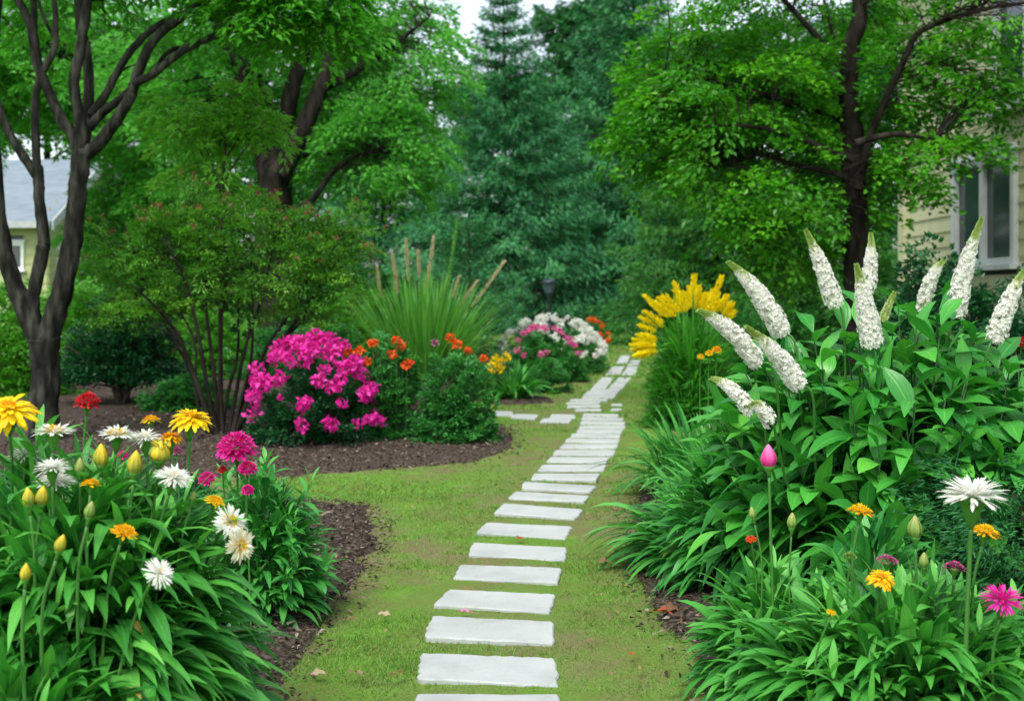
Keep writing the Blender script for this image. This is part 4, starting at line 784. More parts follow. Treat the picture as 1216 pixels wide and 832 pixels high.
# tall reed grass with tan plumes
def reed():
    Y = 14.5; X = wx(505, Y); t, r = strap_clump("reed_grass", "tall ornamental grass with tan upright plumes before the blue-green spruce", "ornamental grass", X, Y, 760, (.8, 1.8), (.009, .018), MAT['grassleaf'], 64, .26, (1.0, 1.54), (.15, .75), None, 'strap', 0, .3, .3, 8, "blades")
    for i, (x0, y0, x1, y1, s) in enumerate([(485, 335, 482, 285, .026), (507, 345, 515, 282, .028), (560, 365, 599, 311, .030), (473, 350, 466, 302, .022), (498, 330, 497, 299, .018), (452, 355, 448, 318, .016), (538, 355, 545, 330, .018), (545, 365, 566, 335, .018), (532, 340, 543, 262, .018)]):
        y = Y - .1 + r.normal(0, .1); a = wp(x0, y0, y); b = wp(x1, y1, y); d = b - a; m = M(); n = 260; q = r.random(n); c = a + d * q[:, None]; an = r.random(n) * 6.28; rad = np.sin(np.clip(q, .03, .97) * PI) ** .5 * s
        o = np.stack([np.cos(an), np.sin(an), 0 * an], 1); leaves(m, c + o * rad[:, None] * .4, nrm(d) * 1.2 + o * .7, o, .05, .018, r.random(n), NEED); p = part("plume", m, MAT['tan' if i < 8 else 'grassleaf'], t, smooth=False)
        m = M(); base = np.array([X + (a[0] - X) * .2, y, .1]); p_, rr = smoothline([base, base * .5 + a * .5 + np.array([(X - a[0]) * .1, 0, 0]), a, b], [.005, .005, .004, .003], 4); tubes(m, p_[None], rr[None], 4); sub("stalk", m, MAT['stem'], p, (X, Y, 0))
reed()
c3 = conifer_mesh(65, 2.75, 1.0, 90, 170, (.11, .022), -.18, .1, .25, .9, .3, .04)
c3me = [c3[0].mesh("trunk", MAT['twig']), c3[1].mesh("crown", MAT['juniper'], False)]
put_tree("young_spruce", "young blue-green spruce with feathery boughs behind the reed grass", "young conifer", (wx(556, 18), 18, 0), c3me, ["trunk", "crown"], None, .5, (1.0, 1.0, .93))

# broad strap-leaved clump with yellow flowers
t, r = strap_clump("hosta", "light green strap-leaved clump with small yellow flowers on its own ring of mulch", "perennial", wx(612, 14), 14, 130, (.3, .62), (.018, .032), MAT['strap'], 66, .12, (.7, 1.5), (.9, 1.7), nn=7)
for px, py in [(588, 427), (600, 424), (594, 436), (586, 436)]:
    c = wp(px, py, 13.9); m = M(); cluster(m, c, .06, 26, r, .6, .3, 1.1); p = part("flower", m, MAT['yellow'], t, smooth=False); m = M(); stem_to(m, (c[0] * .5, 14, .1), c, .004, 0, 4); sub("stalk", m, MAT['stem'], p, (wx(612, 14), 14, 0))

# hydrangeas
def mound(name, label, X, Y, rx, ry, h, heads, mat, hs, seed, n=170, leafm='bush', low=.25, grp=None, cat="flowering shrub"):
    t, P0, v = shrub(name, label, cat, X, Y, rx, ry, h * .92, MAT[leafm], seed, n, 60, (.07, .035), (.16, .3), crown0=.1, lump=.05); r = RNG(seed + 500); k = 0
    while k < heads:
        d = nrm(r.normal(0, 1, 3))
        if d[2] < low or d[1] > .5 : continue
        c = np.array([X + d[0] * rx * 1.02, Y + d[1] * ry * 1.02, h * (.1 + .9 * d[2])]) * 1.0; m = M(); cluster(m, c, hs * r.uniform(.7, 1.2), 34, r, .42, .36, .7); part("flower_head", m, MAT[mat], t, smooth=False); k += 1
mound("hydrangea", "wide hydrangea mound covered with white flower heads before the lamp post", wx(655, 19), 19, .98, 1.0, 1.0, 95, 'white', .068, 71)
mound("hydrangea", "lower part of the white hydrangeas on the path side, smaller heads on dark leaves", wx(690, 20), 20, .45, .6, .72, 40, 'white', .06, 72)
mound("phlox", "pink flowered bush in front of the white hydrangeas", wx(645, 17.2), 17.2, .62, .45, .86, 22, 'hotpink', .066, 73, low=.4)
mound("phlox", "small coral red flower bush behind the white hydrangeas by the far path", wx(704, 26), 26, .4, .4, .78, 26, 'orangered', .07, 74, 90)
Y = 15.2; shrub("bush", "rounded clipped green bush below the pink flowers", "bush", wx(648, Y), Y, .4, .4, .58, MAT['bush'], 75, 170, 60, (.04, .018), (.12, .2), crown0=.02, lump=.03)
Y = 17.0; shrub("bush", "small round green bush between the pink flowers and the far path", "bush", wx(682, Y), Y, .27, .27, .56, MAT['bush'], 76, 120, 50, (.045, .02), (.12, .2), crown0=.02, lump=.03)
Y = 13.2; shrub("bush", "low fine-leaved green bush behind the orange flowers", "bush", wx(560, Y + 1), Y + 1, .5, .4, .62, MAT['bush'], 77, 130, 60, (.045, .02), (.14, .25), crown0=.05)

# golden plume bush on the other side of the path
MAT['goldleaf'] = leafmat("bright_narrow_leaf", [(.03, .17, .02), (.07, .28, .035), (.12, .38, .05)], .42, .4)
def golden():
    Y = 11.2; X = wx(822, Y); t, P0, v = shrub("goldenrod", "dense green bush crowned with golden yellow plumes beside the far path", "flowering perennial", X, Y, .44, .42, 1.2, MAT['goldleaf'], 81, 380, 70, (.11, .016), (.22, .4), crown0=.05, lump=.06, up=.8, tpl=NEED, stemmat='darkstem'); r = RNG(82)
    m = M(); n = 420; a = r.random(n) * 6.28; e = r.uniform(.25, 1.5, n); rr = .22 * np.sqrt(r.random(n)); P = np.stack([X + rr * np.cos(a), Y + rr * np.sin(a), r.uniform(.1, .75, n)], 1)
    arcs(m, P, np.stack([np.cos(a) * np.cos(e), np.sin(a) * np.cos(e), np.sin(e)], 1), r.uniform(.45, .72, n), r.uniform(.008, .014, n), r.uniform(.2, .8, n), 7, .2, 'strap', None, r, .3); part("long_leaves", m, MAT['goldleaf'], t)
    L = [(240, 300, 128, 205), (225, 368, 105, 330), (230, 345, 128, 298), (190, 390, 100, 375), (300, 305, 213, 215), (320, 285, 245, 205), (335, 275, 303, 130), (372, 275, 338, 185), (400, 250, 414, 90), (448, 260, 440, 148), (392, 260, 384, 160), (465, 280, 482, 198), (492, 280, 522, 178), (506, 262, 572, 96), (528, 290, 552, 196), (555, 270, 602, 208), (585, 300, 634, 250), (596, 320, 645, 298), (350, 285, 320, 205), (425, 265, 428, 175), (270, 310, 190, 245),
        (190, 450, 95, 432), (190, 462, 70, 455), (190, 474, 58, 485), (190, 486, 60, 515), (190, 496, 72, 545), (195, 450, 125, 425), (190, 500, 100, 550)]
    L = [tuple(v / 4.9 + (740 if q % 2 == 0 else 310) for q, v in enumerate(e)) for e in L]
    for x0, y0, x1, y1 in L:
        y = Y - .35 + r.normal(0, .15) if y1 > 390 else Y + r.normal(-.05, .2); a = wp(x0, y0 + 4, y); b = wp(x1, y1, y); d = b - a; n = 150; q = r.random(n); an = r.random(n) * 6.28; rad = .034 * np.sin(np.clip(q * .8 + .2, .03, .995) * PI) ** .8
        o = np.stack([np.cos(an), np.sin(an), r.normal(0, .3, n)], 1); m = M(); leaves(m, a + d * q[:, None] + o * (rad * r.uniform(.3, 1.25, n))[:, None] * .6, nrm(d) * 1.3 + o, o + r.normal(0, .4, (n, 3)), .05, .02, r.random(n)); part("plume", m, MAT['plume'], t, smooth=False)
golden()

# hedges and shrubs at the back
S = [("hedge_shrub", "bright yellow-green shrub below the small house, at the photo's edge", 20, 14.5, .75, .6, 1.75, 'bushlt', 300, (.06, .03)),
     ("shrub", "light green shrub behind the dark forked trunk", 105, 17.5, 1.15, .7, 1.9, 'bushlt', 330, (.07, .035)),
     ("shrub", "dark multi-stemmed shrub behind the flower bed, between forked tree and fan shrub", 145, 13.4, .80, .6, 1.5, 'bushdk', 300, (.055, .03)),
     ("shrub", "low leafy green shrub on the mulch behind the fan shrub", 222, 12.6, .55, .4, .52, 'bush', 130, (.08, .03)),
     ("shrub", "dark rounded shrub against the siding house wall", 1120, 10.6, .95, .6, 1.98, 'bushdk', 420, (.06, .034)),
     ("shrub", "dark shrub at the photo's edge below the house window", 1225, 9.6, .6, .5, 1.80, 'bushdk', 240, (.06, .034)),
     ("shrub", "light green rounded shrub between the fan shrub and the reed grass", 425, 19, 1.15, .7, 1.72, 'bushlt', 300, (.07, .03)),
     ("shrub", "green shrub far behind the azalea", 360, 17, 1.2, .6, 1.15, 'bush', 240, (.07, .03)),
     ("shrub", "low silvery green shrub between azalea and reed grass", 405, 13.5, .75, .45, .82, 'juniper', 200, (.06, .026)),
     ("shrub", "pale green shrub beyond the fan shrub's stems", 250, 18, 1.0, .7, 1.3, 'bushlt', 220, (.07, .03)),
     ("shrub", "green shrub glimpsed low behind the maple trunk", 930, 16.0, .9, .6, 1.3, 'bush', 240, (.07, .03)),
     ("shrub", "mid green shrub behind the golden plumes", 880, 20.0, 1.0, .7, 1.35, 'bush', 220, (.07, .03)),
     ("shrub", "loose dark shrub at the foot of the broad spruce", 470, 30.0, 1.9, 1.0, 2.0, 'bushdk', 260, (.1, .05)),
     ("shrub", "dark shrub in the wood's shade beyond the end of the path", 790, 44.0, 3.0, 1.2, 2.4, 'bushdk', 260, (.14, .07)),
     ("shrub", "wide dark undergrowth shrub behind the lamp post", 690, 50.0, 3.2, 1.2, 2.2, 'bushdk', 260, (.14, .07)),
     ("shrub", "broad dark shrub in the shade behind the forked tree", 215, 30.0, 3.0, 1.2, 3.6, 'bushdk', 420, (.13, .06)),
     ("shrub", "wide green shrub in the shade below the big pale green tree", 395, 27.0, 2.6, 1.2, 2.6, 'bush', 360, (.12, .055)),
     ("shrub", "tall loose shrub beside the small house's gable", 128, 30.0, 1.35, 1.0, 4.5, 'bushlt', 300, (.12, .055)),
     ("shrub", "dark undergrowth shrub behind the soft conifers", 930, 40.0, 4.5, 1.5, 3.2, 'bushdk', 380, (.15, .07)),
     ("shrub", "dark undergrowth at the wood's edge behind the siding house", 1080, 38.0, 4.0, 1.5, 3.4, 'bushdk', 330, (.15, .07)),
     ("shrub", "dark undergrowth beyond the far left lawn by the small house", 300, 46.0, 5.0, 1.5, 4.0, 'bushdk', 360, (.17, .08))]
for k, (nm, lab, px, Y, rx, ry, h, mt_, n, lf) in enumerate(S):
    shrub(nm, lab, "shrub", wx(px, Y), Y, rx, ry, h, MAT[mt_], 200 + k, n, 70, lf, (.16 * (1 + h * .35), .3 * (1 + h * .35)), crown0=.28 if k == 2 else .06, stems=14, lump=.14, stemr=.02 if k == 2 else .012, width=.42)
# ------------------------------------------------------------------ big white-spiked shrub (right)
YC = 4.75; XC = wx(1068, YC)
def spiked_shrub():
    r = RNG(401); t = thing("flowering_shrub", "large broad-leaved shrub with upright white flower spikes", "flowering shrub", (XC, YC, 0))
    H = 1.29; RX = .88; RY = .78; n = 285
    v = nrm(r.normal(0, 1, (n, 3))); v[:, 2] = np.abs(v[:, 2]); q = .45 + .55 * r.random(n) ** .6
    tip = np.stack([XC + v[:, 0] * RX * q, YC + v[:, 1] * RY * q, .18 + (H - .22) * np.clip(v[:, 2] * q + .10, 0, 1.0) ** .85 * (1 + r.normal(0, .06, n))], 1)
    tip[:, 2] *= 1 + .07 * np.sin(tip[:, 0] * 7 + 1) 
    a = r.random(n) * 6.28; rr = .22 * np.sqrt(r.random(n)); base = np.stack([XC + rr * np.cos(a), YC + rr * np.sin(a), 0 * a], 1)
    mid = base * .45 + tip * .55 + np.stack([(tip - base)[:, 0] * .15, (tip - base)[:, 1] * .15, -.02 + 0 * a], 1)
    sm = M(); tubes(sm, np.stack([base, base * .55 + mid * .45, mid, tip], 1), np.array([[.008, .007, .0055, .003]]), 5); part("stems", sm, MAT['darkstem'], t)
    d = nrm(tip - mid); P = []; D = []; L = []; Wd = []
    for k in range(n):                                             # leaves spiral up the last part of every shoot
        m_ = r.integers(8, 12); u = np.linspace(.0, 1, m_) ** .8
        for j, s in enumerate(u):
            p = mid[k] * (1 - s) + tip[k] * s; az = j * 2.4 + k; ax = nrm(np.cross(d[k], [np.cos(az), np.sin(az), .3])); el = .15 + .75 * s ** 2
            dd = ax * np.cos(el) + d[k] * np.sin(el); dd = dd + np.array([v[k, 0], v[k, 1] - .1, .08]) * .35
            P.append(p); D.append(dd); L.append((.275 - .10 * s ** 2) * r.uniform(.75, 1.25)); Wd.append(.054 * r.uniform(.8, 1.2) * (1 - .35 * s))
    P = np.array(P); D = np.array(D); tint = np.clip(r.random(len(P)) * .6 + .3 * (r.random(n).repeat(1)[np.minimum(np.arange(len(P)) // 11, n - 1)]), 0, 1)
    lm = M(); arcs(lm, P, D, np.array(L), np.array(Wd), r.uniform(.35, 1.25, len(P)), 6, .2, 'ovate', tint, r, .35, wave=.12); part("foliage", lm, MAT['ovate'], t)
    spikes = [(865, 312, 930, 395, 4.45, 1), (829, 370, 902, 430, 4.35, 1), (886, 389, 950, 457, 4.2, 1), (957, 274, 993, 362, 4.6, 1), (1034, 278, 1029, 345, 4.9, .9), (1017, 315, 1036, 410, 4.4, 1), (1121, 311, 1094, 368, 4.9, .85), (1166, 260, 1134, 374, 4.6, 1.05), (1216, 322, 1180, 404, 4.45, 1.05), (1062, 348, 1048, 382, 4.7, .55), (845, 450, 893, 488, 4.15, .7), (893, 480, 914, 502, 4.12, .75)]
    for k, (x1, y1, x0, y0, y, s) in enumerate(spikes):
        a = wp(x0, y0, y); b = wp(x1, y1, y + r.normal(0, .03)); d = b - a; ln = np.linalg.norm(d); du = d / ln; s = s * r.uniform(.88, 1.1); n = int(760 * s * (ln / .3)); q = r.random(n); green = k == 9
        bw = r.normal(0, .008, 3); ax1 = nrm(np.cross(du, [.3, 1, .2])); ax2 = np.cross(du, ax1); an = r.random(n) * 6.28; o = ax1 * np.cos(an)[:, None] + ax2 * np.sin(an)[:, None]
        R = .035 * s * (np.interp(q, [0, .08, .3, .62, .75, 1], [.7, 1.05, 1, .7, .46, .08])); bend = lambda q: (a + d * q[:, None] + (np.array([0, 0, .03]) * (abs(du[0]) > .4) + bw) * (np.sin(q * PI))[:, None])
        fm = M(); w_ = q < (.74 + r.normal(0, .06, n) if not green else -1); c = bend(q) + o * (R * r.uniform(.5, 1.12, n))[:, None] - UP * (R * .25)[:, None]
        cw, ow = c[w_], o[w_]
        for j in range(5):                                        # five petals a floret
            ph = j * 1.2566 + an[w_]; t1 = nrm(np.cross(ow, du)); t2 = np.cross(ow, t1); pd = t1 * np.cos(ph)[:, None] + t2 * np.sin(ph)[:, None] + ow * .55
            leaves(fm, cw, pd, ow + r.normal(0, .35, cw.shape), 0.012 * r.uniform(.8, 1.3, len(cw)), .0085, r.random(len(cw)), LEAF4)
        fl = part("flower_spike", fm, MAT['white'], t, smooth=False) if fm.n else None
        g = ~w_; q2 = np.concatenate([q[g], r.uniform(.6, 1, 60)]) if not green else np.concatenate([q[g], r.uniform(0, 1, 60)]); an2 = r.random(len(q2)) * 6.28; o2 = ax1 * np.cos(an2)[:, None] + ax2 * np.sin(an2)[:, None]
        R2 = .034 * s * np.interp(q2, [0, .08, .3, .62, .75, 1], [.7, 1.05, 1, .7, .46, .06]) * .72; gm = M(); P2 = bend(q2) + o2 * R2[:, None]
        for ph in (0, 1.57): leaves(gm, P2, du + o2 * .9, o2 * math.cos(ph) + np.cross(du, o2) * math.sin(ph), 0.013, .009, np.clip(1.1 - (q2 - .6) * 2.2 + r.normal(0, .15, len(q2)), 0, 1), LEAF4)
        p_, rr_ = smoothline([a, a + d * .5, b], [.006, .005, .002], 4); tubes(gm, p_[None], rr_[None], 5)
        if fl: sub("spike_tip", gm, MAT['spiketip'], fl, (XC, YC, 0))
        else: fl = part("flower_spike", gm, MAT['spiketip'], t, label="green unopened flower spike")
        st = M(); bb = np.array([XC + (a[0] - XC) * .3, YC + (a[1] - YC) * .3, .25]); p_, rr_ = smoothline([bb, bb * .5 + a * .5 + np.array([(a[0] - XC) * .12, 0, -.05]), a - d * .25, a], [.006, .006, .0055, .005], 5); tubes(st, p_[None], rr_[None], 6); sub("stalk", st, MAT['stem'], fl, (XC, YC, 0))
spiked_shrub()

# ------------------------------------------------------------------ leafy clumps
def leaf_mound(name, label, X, Y, rx, ry, H, n, mat, seed, L=(.2, .32), W=(.016, .026), rosette=.35, z0=.03, upr=.55, droop=(.7, 1.7), stems=26, low=.0, prof='lance', skew=(0, 0)):
    r = RNG(seed); t = thing(name, label, "perennial", (X, Y, 0))
    v = nrm(r.normal(0, 1, (n, 3))); v[:, 2] = np.abs(v[:, 2]) ** .9; q = .5 + .5 * r.random(n) ** .6
    lum = 1 + .12 * np.sin(v[:, 0] * 7 + seed) * np.cos(v[:, 1] * 8)
    P = np.stack([X + v[:, 0] * rx * q * .72 * lum + skew[0] * v[:, 2], Y + v[:, 1] * ry * q * .72 * lum + skew[1] * v[:, 2], z0 + (H - .12) * (low + (1 - low) * v[:, 2] * q * lum)], 1)
    D = v * np.array([1, 1, .5]); D[:, 2] += upr * (.35 + v[:, 2]); D = D + r.normal(0, .22, (n, 3)); lf = r.uniform(*L, n)
    m = M(); arcs(m, P - nrm(D) * (lf * .3)[:, None], D, lf, r.uniform(*W, n), r.uniform(*droop, n), 7, .2, prof, np.where(r.random(n) < .006, 1, np.clip(r.normal(.48, .25, n), 0, .99)), r, .3, wave=.1)
    k = int(n * rosette / 12)                                      # shoots: whorls of leaves round a rising stem tip
    vi = r.integers(0, n, k); tips = P[vi] + v[vi] * .05
    for j in range(k):
        c = tips[j]; ax = nrm(v[vi[j]] * .7 + UP * .7 + r.normal(0, .15, 3)); mm = 11; an = np.arange(mm) * 2.4; e1 = nrm(np.cross(ax, [.2, 1, .1])); e2 = np.cross(ax, e1); el = np.linspace(.1, 1.15, mm)
        dd = (e1 * np.cos(an)[:, None] + e2 * np.sin(an)[:, None]) * np.cos(el)[:, None] + ax * np.sin(el)[:, None]; pp = c + ax * np.linspace(-.06, .05, mm)[:, None]
        arcs(m, pp, dd, np.linspace(1, .55, mm) * r.uniform(*L) * .8, np.linspace(1, .55, mm) * r.uniform(*W), .7, 6, .22, prof, np.clip(np.linspace(.45, .95, mm) + r.normal(0, .1, mm), 0, .99), r, .15, wave=.1)
    part("leaves", m, MAT[mat], t)
    sm = M(); a = r.random(stems) * 6.28; rr = .3 * np.sqrt(r.random(stems)); b = np.stack([X + rx * rr * np.cos(a), Y + ry * rr * np.sin(a), 0 * a], 1); e = P[r.integers(0, n, stems)]
    tubes(sm, np.stack([b, b * .6 + e * .4 + UP * .04, e], 1), np.array([[.006, .005, .003]]), 5); part("stems", sm, MAT['stem'], t); return t
YLc = 3.12; XLc = wx(85, YLc)
leaf_mound("leafy_perennial", "big mound of long lance-shaped leaves under the yellow and white flowers", XLc, YLc, .60, .50, .87, 2300, 'lance', 411, L=(.22, .38), W=(.014, .026), upr=.6, rosette=.3, droop=(.8, 2.0))
leaf_mound("leafy_perennial", "lower front mound of lance-shaped leaves reaching the photo's bottom corner by the yellow buds", wx(5, 2.75), 2.75, .40, .36, .5, 600, 'lance', 412, L=(.18, .3), W=(.018, .03), upr=.6)
leaf_mound("leafy_perennial", "dark green bushy perennial below the magenta carnation-like flowers", wx(312, 4.6), 4.6, .33, .32, .66, 620, 'lance_r', 413, L=(.10, .2), W=(.011, .019), rosette=.75, upr=.5, droop=(.6, 1.5))
shrub("ground_shrub", "fine-leaved bluish green filler behind the tall left flowers", "shrub", wx(215, 4.9), 4.9, .5, .35, .62, MAT['juniper'], 414, 200, 70, (.035, .012), (.1, .2), crown0=.1, lump=.1)
shrub("ground_shrub", "fine feathery green filler between the forked trunk and the white flowers", "shrub", wx(60, 5.4), 5.4, .55, .35, .62, MAT['juniper'], 415, 170, 70, (.035, .012), (.1, .2), crown0=.1, lump=.1)
YRc = 3.35; XRc = wx(1075, YRc)
leaf_mound("leafy_perennial", "broad low mound of lance-shaped leaves under the amber and pink flowers", XRc, YRc, .66, .55, .50, 1500, 'lance', 421, L=(.16, .28), W=(.014, .024), upr=.55, rosette=.35)
leaf_mound("leafy_perennial", "upright leafy shoots behind the tall amber button flower", wx(1035, 3.75), 3.75, .2, .2, .66, 130, 'lance_r', 422, L=(.14, .22), W=(.016, .026), upr=.9, low=.35)
leaf_mound("leafy_perennial", "left spur of the lance-leaved mound spilling towards the brown leaf on the mulch", wx(925, 3.7), 3.7, .34, .34, .46, 430, 'lance', 423, L=(.16, .26), W=(.013, .022), upr=.5)
strap_clump("daylily", "arching strap-leaved clump hanging over the lawn beside the white-spiked shrub", "perennial", wx(872, 5.5), 5.5, 620, (.3, .6), (.016, .026), MAT['strap'], 431, .30, (.55, 1.5), (.9, 1.9), nn=9, part_name="leaves")
leaf_mound("leafy_perennial", "leafy shoots in front of the strap-leaved clump, behind the pink bud", wx(885, 5.0), 5.0, .46, .4, .68, 760, 'lance_r', 433, L=(.18, .3), W=(.014, .022), rosette=.5, upr=.5)
strap_clump("daylily", "second strap-leaved clump farther along the lawn below the golden plumes", "perennial", wx(850, 7.4), 7.4, 460, (.35, .68), (.013, .021), MAT['strap'], 432, .36, (.6, 1.52), (.8, 1.8), nn=8)
strap_clump("daylily", "small strap-leaved clump between the long-leaved ones and the white-spiked shrub", "perennial", wx(905, 6.3), 6.3, 320, (.35, .7), (.013, .021), MAT['strap'], 434, .28, (.7, 1.52), (.8, 1.7), nn=8)
c4 = conifer_mesh(435, .66, .38, 130, 150, (.035, .008), -.1, .02, .1, .7, .4, .015)
put_tree("juniper", "small fine-needled dark green juniper at the photo's edge by the white flower", "dwarf conifer", (wx(1205, 4.0), 4.0, 0), [c4[0].mesh("trunk", MAT['twig']), c4[1].mesh("foliage", MAT['juniper'], False)], ["trunk", "foliage"], None, 0, (1.05, .8, .95))

# ------------------------------------------------------------------ single flowers
def flower(name, label, kind, px, py, size, Y, col, base_dx=0, axis=(0, 0, 1), col2=None, group=None, cat="flower", seed=1, zb=0, stemr=.0045, ctr='yellow', bend=0, calyx=1.0):
    """one flower on its own stalk: head at the photo pixel (px, py), size px wide at depth Y"""
    r = RNG(seed); c = wp(px, py, Y); s = size / ppm(Y); ax = nrm(np.array(axis, float)); R = rot_to(ax); b = (c[0] + base_dx / ppm(Y), Y + .03, 0.0)
    t = thing(name, label, cat, b, group); f = lambda m: m.xf(R, c); h = s / 2; cal = M(); loc = b
    hd = M(); ce = M(); depth = .3 * s
    def ring(m, n, L, W, el, droop, r0=0, z=0, prof='petal', jit=.08, fold=.15):
        a = np.arange(n) * 2 * PI / n + r.random() * 6 + r.normal(0, jit, n); e = el + r.normal(0, jit, n); D = np.stack([np.cos(a) * np.cos(e), np.sin(a) * np.cos(e), np.sin(e)], 1)
        P = np.stack([np.cos(a) * r0, np.sin(a) * r0, np.full(n, z)], 1); arcs(m, P, D, L * r.uniform(.85, 1.12, n), W * r.uniform(.85, 1.15, n), droop * r.uniform(.6, 1.4, n), 5, fold, prof, None, r, .12)
    def dome(m, n, rad, hgt, pl, pw, z=0, tilt=.8, lo=0.):
        u = np.sqrt(lo + (1 - lo) * r.random(n)); a = np.arange(n) * 2.39996; P = np.stack([np.cos(a) * u * rad, np.sin(a) * u * rad, z + hgt * (1 - u * u)], 1); D = np.stack([np.cos(a) * u * tilt, np.sin(a) * u * tilt, 1 - .7 * u], 1) + r.normal(0, .15, (n, 3))
        Nn = np.stack([-np.cos(a), -np.sin(a), .4 + 0 * a], 1) + r.normal(0, .2, (n, 3)); leaves(m, P, D, Nn, pl * r.uniform(.7, 1.3, n), pw, r.random(n), LEAF5)
    cr = .17 * s; cl = .42 * s
    if kind == 'double':                                            # big full daisy, outer petals hanging
        ring(hd, 22, h * 1.02, h * .12, -.05, .9, .05 * s, 0); ring(hd, 20, h * .95, h * .12, .15, .75, .04 * s, .02 * s); ring(hd, 17, h * .78, h * .11, .42, .7, .03 * s, .04 * s); ring(hd, 13, h * .55, h * .1, .75, .6, .02 * s, .05 * s); dome(ce, 60, .13 * s, .10 * s, .09 * s, .04 * s, .05 * s)
    elif kind == 'corn':                                            # fringed narrow petals, rising
        ring(hd, 36, h * 1.0, h * .06, .12, .35, .05 * s, 0, 'spiky', .12); ring(hd, 32, h * .97, h * .06, .35, .5, .04 * s, .01 * s, 'spiky', .14); ring(hd, 28, h * .85, h * .055, .62, .5, .03 * s, .02 * s, 'spiky', .14); ring(hd, 22, h * .62, h * .055, .95, .4, .03 * s, .02 * s, 'spiky', .16)
        ring(ce, 16, h * .42, h * .045, 1.2, .2, .02 * s, .03 * s, 'spiky', .15)
    elif kind == 'daisy':                                           # side-on white daisy, yellow heart
        ring(hd, 32, h * 1.02, h * .085, .2, .38, .08 * s, 0, 'spiky', .1); ring(hd, 26, h * .92, h * .085, .4, .4, .06 * s, .02 * s, 'spiky', .12); ring(hd, 18, h * .7, h * .08, .7, .4, .05 * s, .03 * s, 'spiky', .12); dome(ce, 130, .21 * s, .10 * s, .11 * s, .04 * s, .03 * s)
    elif kind == 'button':                                          # flat disc of many short petals
        ring(hd, 26, h * .95, h * .11, .05, .2, .1 * s, 0, 'petal', .12); ring(hd, 22, h * .8, h * .1, .3, .3, .06 * s, .03 * s); dome(ce, 150, .36 * s, .16 * s, .13 * s, .055 * s, .04 * s)
    elif kind == 'pom':
        ring(hd, 26, h * .98, h * .13, .0, .5, .1 * s, 0); ring(hd, 24, h * .9, h * .13, .3, .55, .08 * s, .05 * s); dome(hd, 170, .42 * s, .30 * s, .17 * s, .1 * s, .05 * s); dome(ce, 60, .22 * s, .12 * s, .14 * s, .08 * s, .24 * s)
    elif kind == 'thistle':
        ring(hd, 34, h * 1.0, h * .06, .05, .35, .06 * s, .02 * s, 'spiky', .16); ring(hd, 32, h * .95, h * .055, .4, .3, .05 * s, .03 * s, 'spiky', .16); ring(hd, 28, h * .85, h * .055, .75, .25, .05 * s, .04 * s, 'spiky', .16); ring(hd, 22, h * .75, h * .05, 1.1, .2, .04 * s, .05 * s, 'spiky', .16); ring(ce, 24, h * .9, h * .05, -.45, .35, .06 * s, 0, 'spiky', .2)
    elif kind == 'pin':
        dome(hd, 190, .46 * s, .26 * s, .12 * s, .08 * s, 0); dome(ce, 70, .46 * s, .24 * s, .14 * s, .07 * s, .01 * s)
    if kind in ('bud', 'tulip', 'half'):
        Lb = s; wb = {'bud': .26, 'tulip': .30, 'half': .42}[kind] * Lb
        prof = [(.35 * wb, 0), (.8 * wb, .12 * Lb), (wb, .34 * Lb), (.92 * wb, .55 * Lb), (.62 * wb, .78 * Lb), (.22 * wb, .95 * Lb), (.02 * wb, Lb)]; lathe(hd, prof, 14, (0, 0, 0), np.repeat(np.array([0, .1, .4, .65, .85, .95, 1]), 14), .07)
        n = 9 if kind != 'tulip' else 6; a = np.arange(n) * 2 * PI / n; P = np.stack([np.cos(a) * wb * .72, np.sin(a) * wb * .72, 0 * a + .05 * Lb], 1); D = np.stack([np.cos(a) * .28, np.sin(a) * .28, 1 + 0 * a], 1); arcs(hd, P, D, Lb * .95, wb * .42, 0, 6, -.1, 'ovate', None, r, .1); 
        V = hd.V[-1].reshape(n, 7, 3, 3); q = np.linspace(0, 1, 7); tgt = np.interp(q, [0, .12, .34, .55, .78, .95, 1], [.5, .86, 1.06, .98, .68, .28, .06]) * wb
        rad = np.linalg.norm(V[..., :2], axis=-1, keepdims=True); V[..., :2] *= (tgt[None, :, None, None] / np.maximum(rad, 1e-6)) * (1 + np.array([.09, -.01, .02])[None, None, :, None] + .05 * (np.arange(n) % 2)[:, None, None, None]); hd.V[-1] = V.reshape(-1, 3); hd.T[-1] = np.clip(np.repeat(np.tile(q, n), 3) * 1.05 + np.repeat(r.normal(0, .12, n), 21), 0, 1)
        if kind == 'half': dome(hd, 40, wb * .6, .05 * Lb, .3 * Lb, .1 * Lb, .7 * Lb)
        lathe(cal, [(.006, -.35 * Lb), (.26 * wb, -.2 * Lb), (.62 * wb, -.04 * Lb), (.80 * wb, .10 * Lb), (.70 * wb, .14 * Lb)], 12, (0, 0, 0), .5, .06); foot = -.35 * Lb
    else:
        k = calyx; lathe(cal, [(stemr * .9, -cl * 1.25 * k), (cr * .42, -cl * k), (cr * .85, -cl * .55 * k), (cr * 1.02, -cl * .25 * k), (cr * .95, -.01 * s), (cr * .6, .02 * s)], 14, (0, 0, 0), .5, .04)
        n = 14; a = np.arange(n) * 2 * PI / n; P = np.stack([np.cos(a) * cr * .8, np.sin(a) * cr * .8, 0 * a - cl * .5 * k], 1); D = np.stack([np.cos(a) * .5, np.sin(a) * .5, 1 + 0 * a], 1); arcs(cal, P, D, cl * .6, cr * .28, 0, 4, .1, 'ovate', None, r, .1); foot = -cl * 1.2 * k
    hp = part("bud" if kind in ('bud', 'tulip', 'half') else "petals", f(hd), MAT[col], t)
    if ce.n: sub("flower_centre", f(ce), MAT[col2 or ctr], hp, loc)
    sub("calyx", f(cal), MAT['calyx'], hp, loc)
